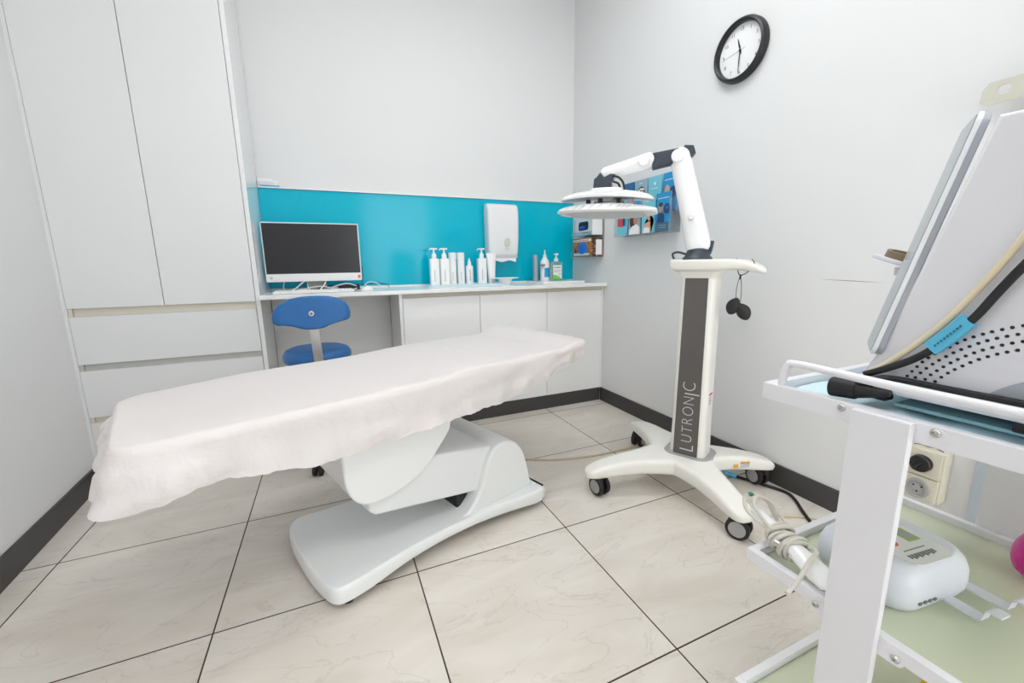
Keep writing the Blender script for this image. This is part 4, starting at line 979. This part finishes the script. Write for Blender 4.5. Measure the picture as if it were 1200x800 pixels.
part('print', bm, mat('dark_teal_ink', (30, 110, 136), .7), tg_, world=True)
bm = BM(); tube(bm, [(.796, .372, .873), (.797, .345, .898), (.797, .315, .933), (.797, .285, .975), (.797, .255, 1.03), (.797, .234, 1.075), (.797, .215, 1.12), (.797, .18, 1.19), (.799, .15, 1.234), (.83, .13, 1.2435), (.95, .10, 1.2435)], .0046, seg=12); solo('beige_hose', 'beige tube running up the side of the white machine', 'hose', bm, HOSE)
bm = BM(); tube(bm, [(.775, .375, .857), (.782, .355, .870), (.792, .33, .8735), (.796, .27, .8725), (.797, .2, .8725), (.797, .1, .8725), (.797, -.05, .8725)], .0048, seg=12); solo('black_lead', 'black lead lying along the foot of the white machine', 'cable', bm, BLK)
t = thing('handpiece', 'black cylindrical handpiece resting on the blue pad at the tray corner', 'handpiece', (.80, .42, .83))
bm = BM(); cyl(bm, (.775, .412, .8435), (.779, .374, .8455), .0165, .0155, 24, .003); part('grip', bm, BLKR, t, world=True)
bm = BM(); cyl(bm, (.779, .374, .8455), (.781, .356, .8475), .013, .010, 20); cyl(bm, (.781, .356, .8475), (.783, .332, .851), .009, .005, 20); part('collar', bm, BLK, t, world=True)

# ------------------------------------------------------------------ things on the middle shelf
UNITP = mat('bluish_white_plastic', (228, 231, 240), .3)
t = thing('monitor_unit', 'rounded white handheld unit with a small display on the middle trolley shelf', 'device', (.932, .360, .4606), math.radians(-7))
bm = BM(); rings = []
for z, k in ((.0, .84), (.004, .92), (.016, .985), (.030, 1.), (.052, .985), (.068, .93), (.080, .83), (.084, .74)):
    rings.append([V(x*k, y*k, z) for x, y in rrect(.205, .165, .045, 7)])
loft(bm, rings); part('casing', bm, UNITP, t, sharp=60)
PR = T((-.005, -.022, -.0015)) @ R(-PI/2, 4, 'Z')
def pn(bm): return rot(bm, PR)
bm = BM(); plate(bm, rrect(.10, .105, .02, 5, .0, .0), [(.0855, 0), (.0872, 0)]); pl_ = part('control_panel', pn(bm), PAPER, t)
bm = BM(); box(bm, (-.032, .010, .0873), (.002, .040, .0878)); part('display_border', pn(bm), mat('olive_green', (168, 196, 110), .5), pl_); bm = BM(); box(bm, (-.027, .014, .0879), (-.003, .036, .0884)); part('display', pn(bm), GREYP, pl_)
bm = BM(); lathe(bm, [(0, .0873), (.0085, .0873), (.0085, .0882), (0, .0884)], (-.005, -.024, 0)); part('button', pn(bm), ORNG, pl_, 'orange-red round button')
bm = BM(); box(bm, (-.036, -.018, .0873), (-.024, -.002, .0878)); part('symbol', pn(bm), GREYP, pl_)
bm = BM()
for i in range(9): box(bm, (.026, -.038+i*.0072, .0873), (.034+.002*(i % 2), -.033+i*.0072, .0878))
for i in range(9): box(bm, (.016, -.030+i*.006, .0873), (.018, -.026+i*.006, .0878))
part('print', pn(bm), INK, pl_)
bm = BM(); [box(bm, (-.06+i*.012, -.0845, .022), (-.053+i*.012, -.082, .026)) for i in range(4)]; part('side_marks', bm, INK, t)
for x in (.015, .085):
    bm = BM(); w2 = .011
    path = [(-.06, .014), (-.126, .014), (-.130, .017), (-.133, .034), (-.138, .038), (-.152, .038)]
    loft(bm, [[V(x-w2, y, z), V(x+w2, y, z), V(x+w2, y, z+.0035), V(x-w2, y, z+.0035)] for y, z in path]); part('clip', bm, UNITP, t)
# handheld with wrapped cable
t = thing('handheld_probe', 'white handheld probe wrapped in pale grey cable across the tray corner', 'probe', (.80, .47, .4765))
A = V(.808, .545, .524); B = V(.768, .375, .4925); d = (B-A).normalized(); side = d.cross(V(0, 0, 1)).normalized(); upv = side.cross(d)
def along(f, a=0, b=0): return A.lerp(B, f)+side*a+upv*b
bm = BM(); rings = []
for f, w, h in ((-.02, .004, .004), (0, .010, .008), (.08, .014, .011), (.35, .0155, .012), (.6, .017, .014), (.72, .021, .016), (.9, .024, .016), (1.04, .022, .013), (1.08, .012, .007)):
    rings.append([along(f, w*math.cos(2*PI*i/20), h*math.sin(2*PI*i/20)) for i in range(20)])
loft(bm, rings); part('handle', bm, WPG, t, world=True)
bm = BM(); pts = []
for k in range(0, 7*10+1):
    a = 2*PI*k/10; f = .36+.28*k/70+.05*math.sin(k*.37); r = 1+.22*math.sin(k*.7)
    pts.append(along(f, .0245*r*math.cos(a), .0205*r*math.sin(a)))
tube(bm, pts, .0042, seg=8, n=3)
tube(bm, [along(.38, .02, .012), along(.22, .034, .016), along(.05, .035, .02), along(-.10, .015, .022), along(-.14, -.012, .02), along(-.05, -.034, .012), along(.12, -.030, .0), along(.28, -.026, -.008), along(.40, -.02, .012)], .0040, seg=8)
tube(bm, [along(.40, .022, .016), along(.24, .026, .024), along(.08, .022, .03), along(-.02, .0, .034), along(.06, -.022, .028), along(.2, -.024, .018), along(.38, -.024, .01)], .0038, seg=8)
tube(bm, [along(.66, -.02, .012), along(.78, -.01, .024), along(.86, .02, .02), along(.95, .05, .004), along(1.05, .09, .0)], .004, seg=8); part('cable', bm, CABW, t, world=True)
bm = BM(); box(bm, (-.005, -.004, -.003), (.005, .004, .003), .001); rot(bm, T(along(-.12, 0, .024))); part('connector', bm, mat('green_connector', (40, 130, 110), .5), t, world=True)
bm = BM(); c = along(.56, .034, .012); cyl(bm, c-V(.0, .004, 0), c+V(.0, .006, 0), .006, seg=14); part('plug', bm, STEEL, t, world=True)
bm = BM(); ball(bm, (0, 0, 0), (.048, .036, .046), 28)
for v in bm.verts: v.co.x += .006*math.sin(v.co.z*60)
o = solo('pink_shell', 'glossy magenta rounded object at the right edge of the middle shelf', 'ornament', bm, PINK); o.location = (1.172, .238, .5075)
bm = BM(); box(bm, (-.055, -.08, 0), (.055, .08, .09), .008)
t = thing('yellow_container', 'yellow container on the lowest trolley shelf', 'container', (1.05, .225, .1375)); part('body', bm, YEL, t); part('lid', box(BM(), (-.058, -.083, .0905), (.058, .083, .104), .004), YEL, t)

# ------------------------------------------------------------------ outlet and bracket on the right wall
t = thing('power_outlet', 'beige switched power outlet box low on the right wall behind the trolley', 'outlet', (XR-.001, .662, .225), -PI/2)
part('back_box', box(BM(), (-.056, -.052, 0), (.056, 0, .184), .006), BEIGE, t)
part('switch_plate', box(BM(), (-.055, -.06, .088), (.050, -.0525, .182), .003), BEIGE, t); part('socket_plate', box(BM(), (-.055, -.06, .002), (.050, -.0525, .085), .003), BEIGE, t)
bm = BM(); lathe(bm, [(0, -.078), (.026, -.078), (.029, -.075), (.030, -.06), (0, -.06)], (0, 0, .135), axis='Y'); box(bm, (-.006, -.086, .11), (.006, -.077, .16), .002, M=T((0, 0, .135)) @ R(.6, 4, 'Y') @ T((0, 0, -.135))); part('rotary_switch', bm, BLK, t, 'black rotary switch')
bm = BM(); lathe(bm, [(.026, -.06), (.034, -.06), (.034, -.068), (.026, -.068), (.026, -.06)], (0, 0, .042), axis='Y'); lathe(bm, [(0, -.062), (.0255, -.062), (.0255, -.06), (0, -.06)], (0, 0, .042), axis='Y'); part('socket_ring', bm, GREYP, t, 'grey round socket')
bm = BM(); [cyl(bm, (x, -.0632, z), (x, -.0618, z), .0032, seg=10) for x, z in ((-.011, .05), (.011, .05), (0, .03))]; part('pin_holes', bm, BLK, t)
bm = BM(); tube(bm, [(-.04, -.03, .1845), (-.02, -.032, .190), (.0, -.03, .188), (.02, -.034, .192), (.04, -.03, .1845)], .0015, seg=6); part('retaining_wire', bm, INKD, t)
t = thing('wall_bracket', 'beige metal strap bracket with a round hole on the right wall at the frame edge', 'bracket', (XR-.001, .60, 1.53), -PI/2)
def strap():
    pts = [(-.075, -.022), (-.073, .012), (-.060, .030), (.14, .030), (.14, -.030), (-.062, -.032)]
    bm = BM(); t_ = BM(); outer = [t_.verts.new((a, 0, b)) for a, b in pts]
    hole = [t_.verts.new((-.028+.0145*math.cos(2*PI*i/24), 0, .002+.0145*math.sin(2*PI*i/24))) for i in range(24)]
    eds = [t_.edges.new((l[i], l[(i+1) % len(l)])) for l in (outer, hole) for i in range(len(l))]
    bmesh.ops.triangle_fill(t_, edges=eds, use_beauty=True, use_dissolve=False)
    r = bmesh.ops.extrude_face_region(t_, geom=t_.faces[:]); bmesh.ops.translate(t_, vec=(0, -.004, 0), verts=[v for v in r['geom'] if isinstance(v, bmesh.types.BMVert)])
    merge(bm, t_); rot(bm, T((0, -.055, 0))); return bm
part('strap', strap(), BRKT, t); bm = BM(); box(bm, (.06, -.0548, -.028), (.10, 0, .028), .003); part('wall_block', bm, BRKT, t)

# ------------------------------------------------------------------ ceiling lights
PANEL = bpy.data.materials.new('light_diffuser'); PANEL.use_nodes = True
pb = PANEL.node_tree.nodes['Principled BSDF']; pb.inputs['Base Color'].default_value = (.9, .9, .9, 1); pb.inputs['Emission Color'].default_value = (.97, .988, 1, 1); pb.inputs['Emission Strength'].default_value = 7.4
for (x, y), lb in (((.75, 1.42), 'square ceiling light panel above the treatment bed'), ((.0, -.45), 'square ceiling light panel near the entrance side')):
    t = thing('ceiling_light', lb, 'light', (x, y, ZC-.02), 0, 'ceiling light panels')
    part('diffuser', box(BM(), (-.58, -.28, -.004), (.58, .28, .0)), PANEL, t)
    bm = BM(); box(bm, (-.6, -.3, -.006), (.6, -.281, .019)); box(bm, (-.6, .281, -.006), (.6, .3, .019)); box(bm, (-.6, -.28, -.006), (-.581, .28, .019)); box(bm, (.581, -.28, -.006), (.6, .28, .019)); part('frame', bm, WPL, t)

# ------------------------------------------------------------------ world, camera
wd = bpy.data.worlds.new('World'); sc.world = wd; wd.use_nodes = True
wd.node_tree.nodes['Background'].inputs['Color'].default_value = (.95, .98, 1, 1); wd.node_tree.nodes['Background'].inputs['Strength'].default_value = 3.4
f, yaw, pitch, roll, H = 487.1501, 0.4101136, 0.1827228, -0.0151776, 1.0563417
fw = V(math.sin(yaw)*math.cos(pitch), math.cos(yaw)*math.cos(pitch), -math.sin(pitch)); r_ = V(math.cos(yaw), -math.sin(yaw), 0); u_ = r_.cross(fw)
c_, s_ = math.cos(roll), math.sin(roll); rr = r_*c_+u_*s_; uu = u_*c_-r_*s_
cd = bpy.data.cameras.new('camera'); cam = bpy.data.objects.new('camera', cd); C.objects.link(cam)
cam.matrix_world = Matrix(((rr.x, uu.x, -fw.x, 0), (rr.y, uu.y, -fw.y, 0), (rr.z, uu.z, -fw.z, H), (0, 0, 0, 1)))
cd.sensor_width = 36; cd.sensor_fit = 'HORIZONTAL'; cd.lens = 36*f/1200; cd.clip_start = .02
sc.camera = cam
vs = sc.view_settings; vs.view_transform = 'Standard'; vs.look = 'None'; vs.gamma = 1; vs.use_curve_mapping = False; vs.exposure = 0.42
sc.cycles.max_bounces = 10; sc.cycles.diffuse_bounces = 6; sc.cycles.transparent_max_bounces = 12
sc.cycles.use_denoising = True
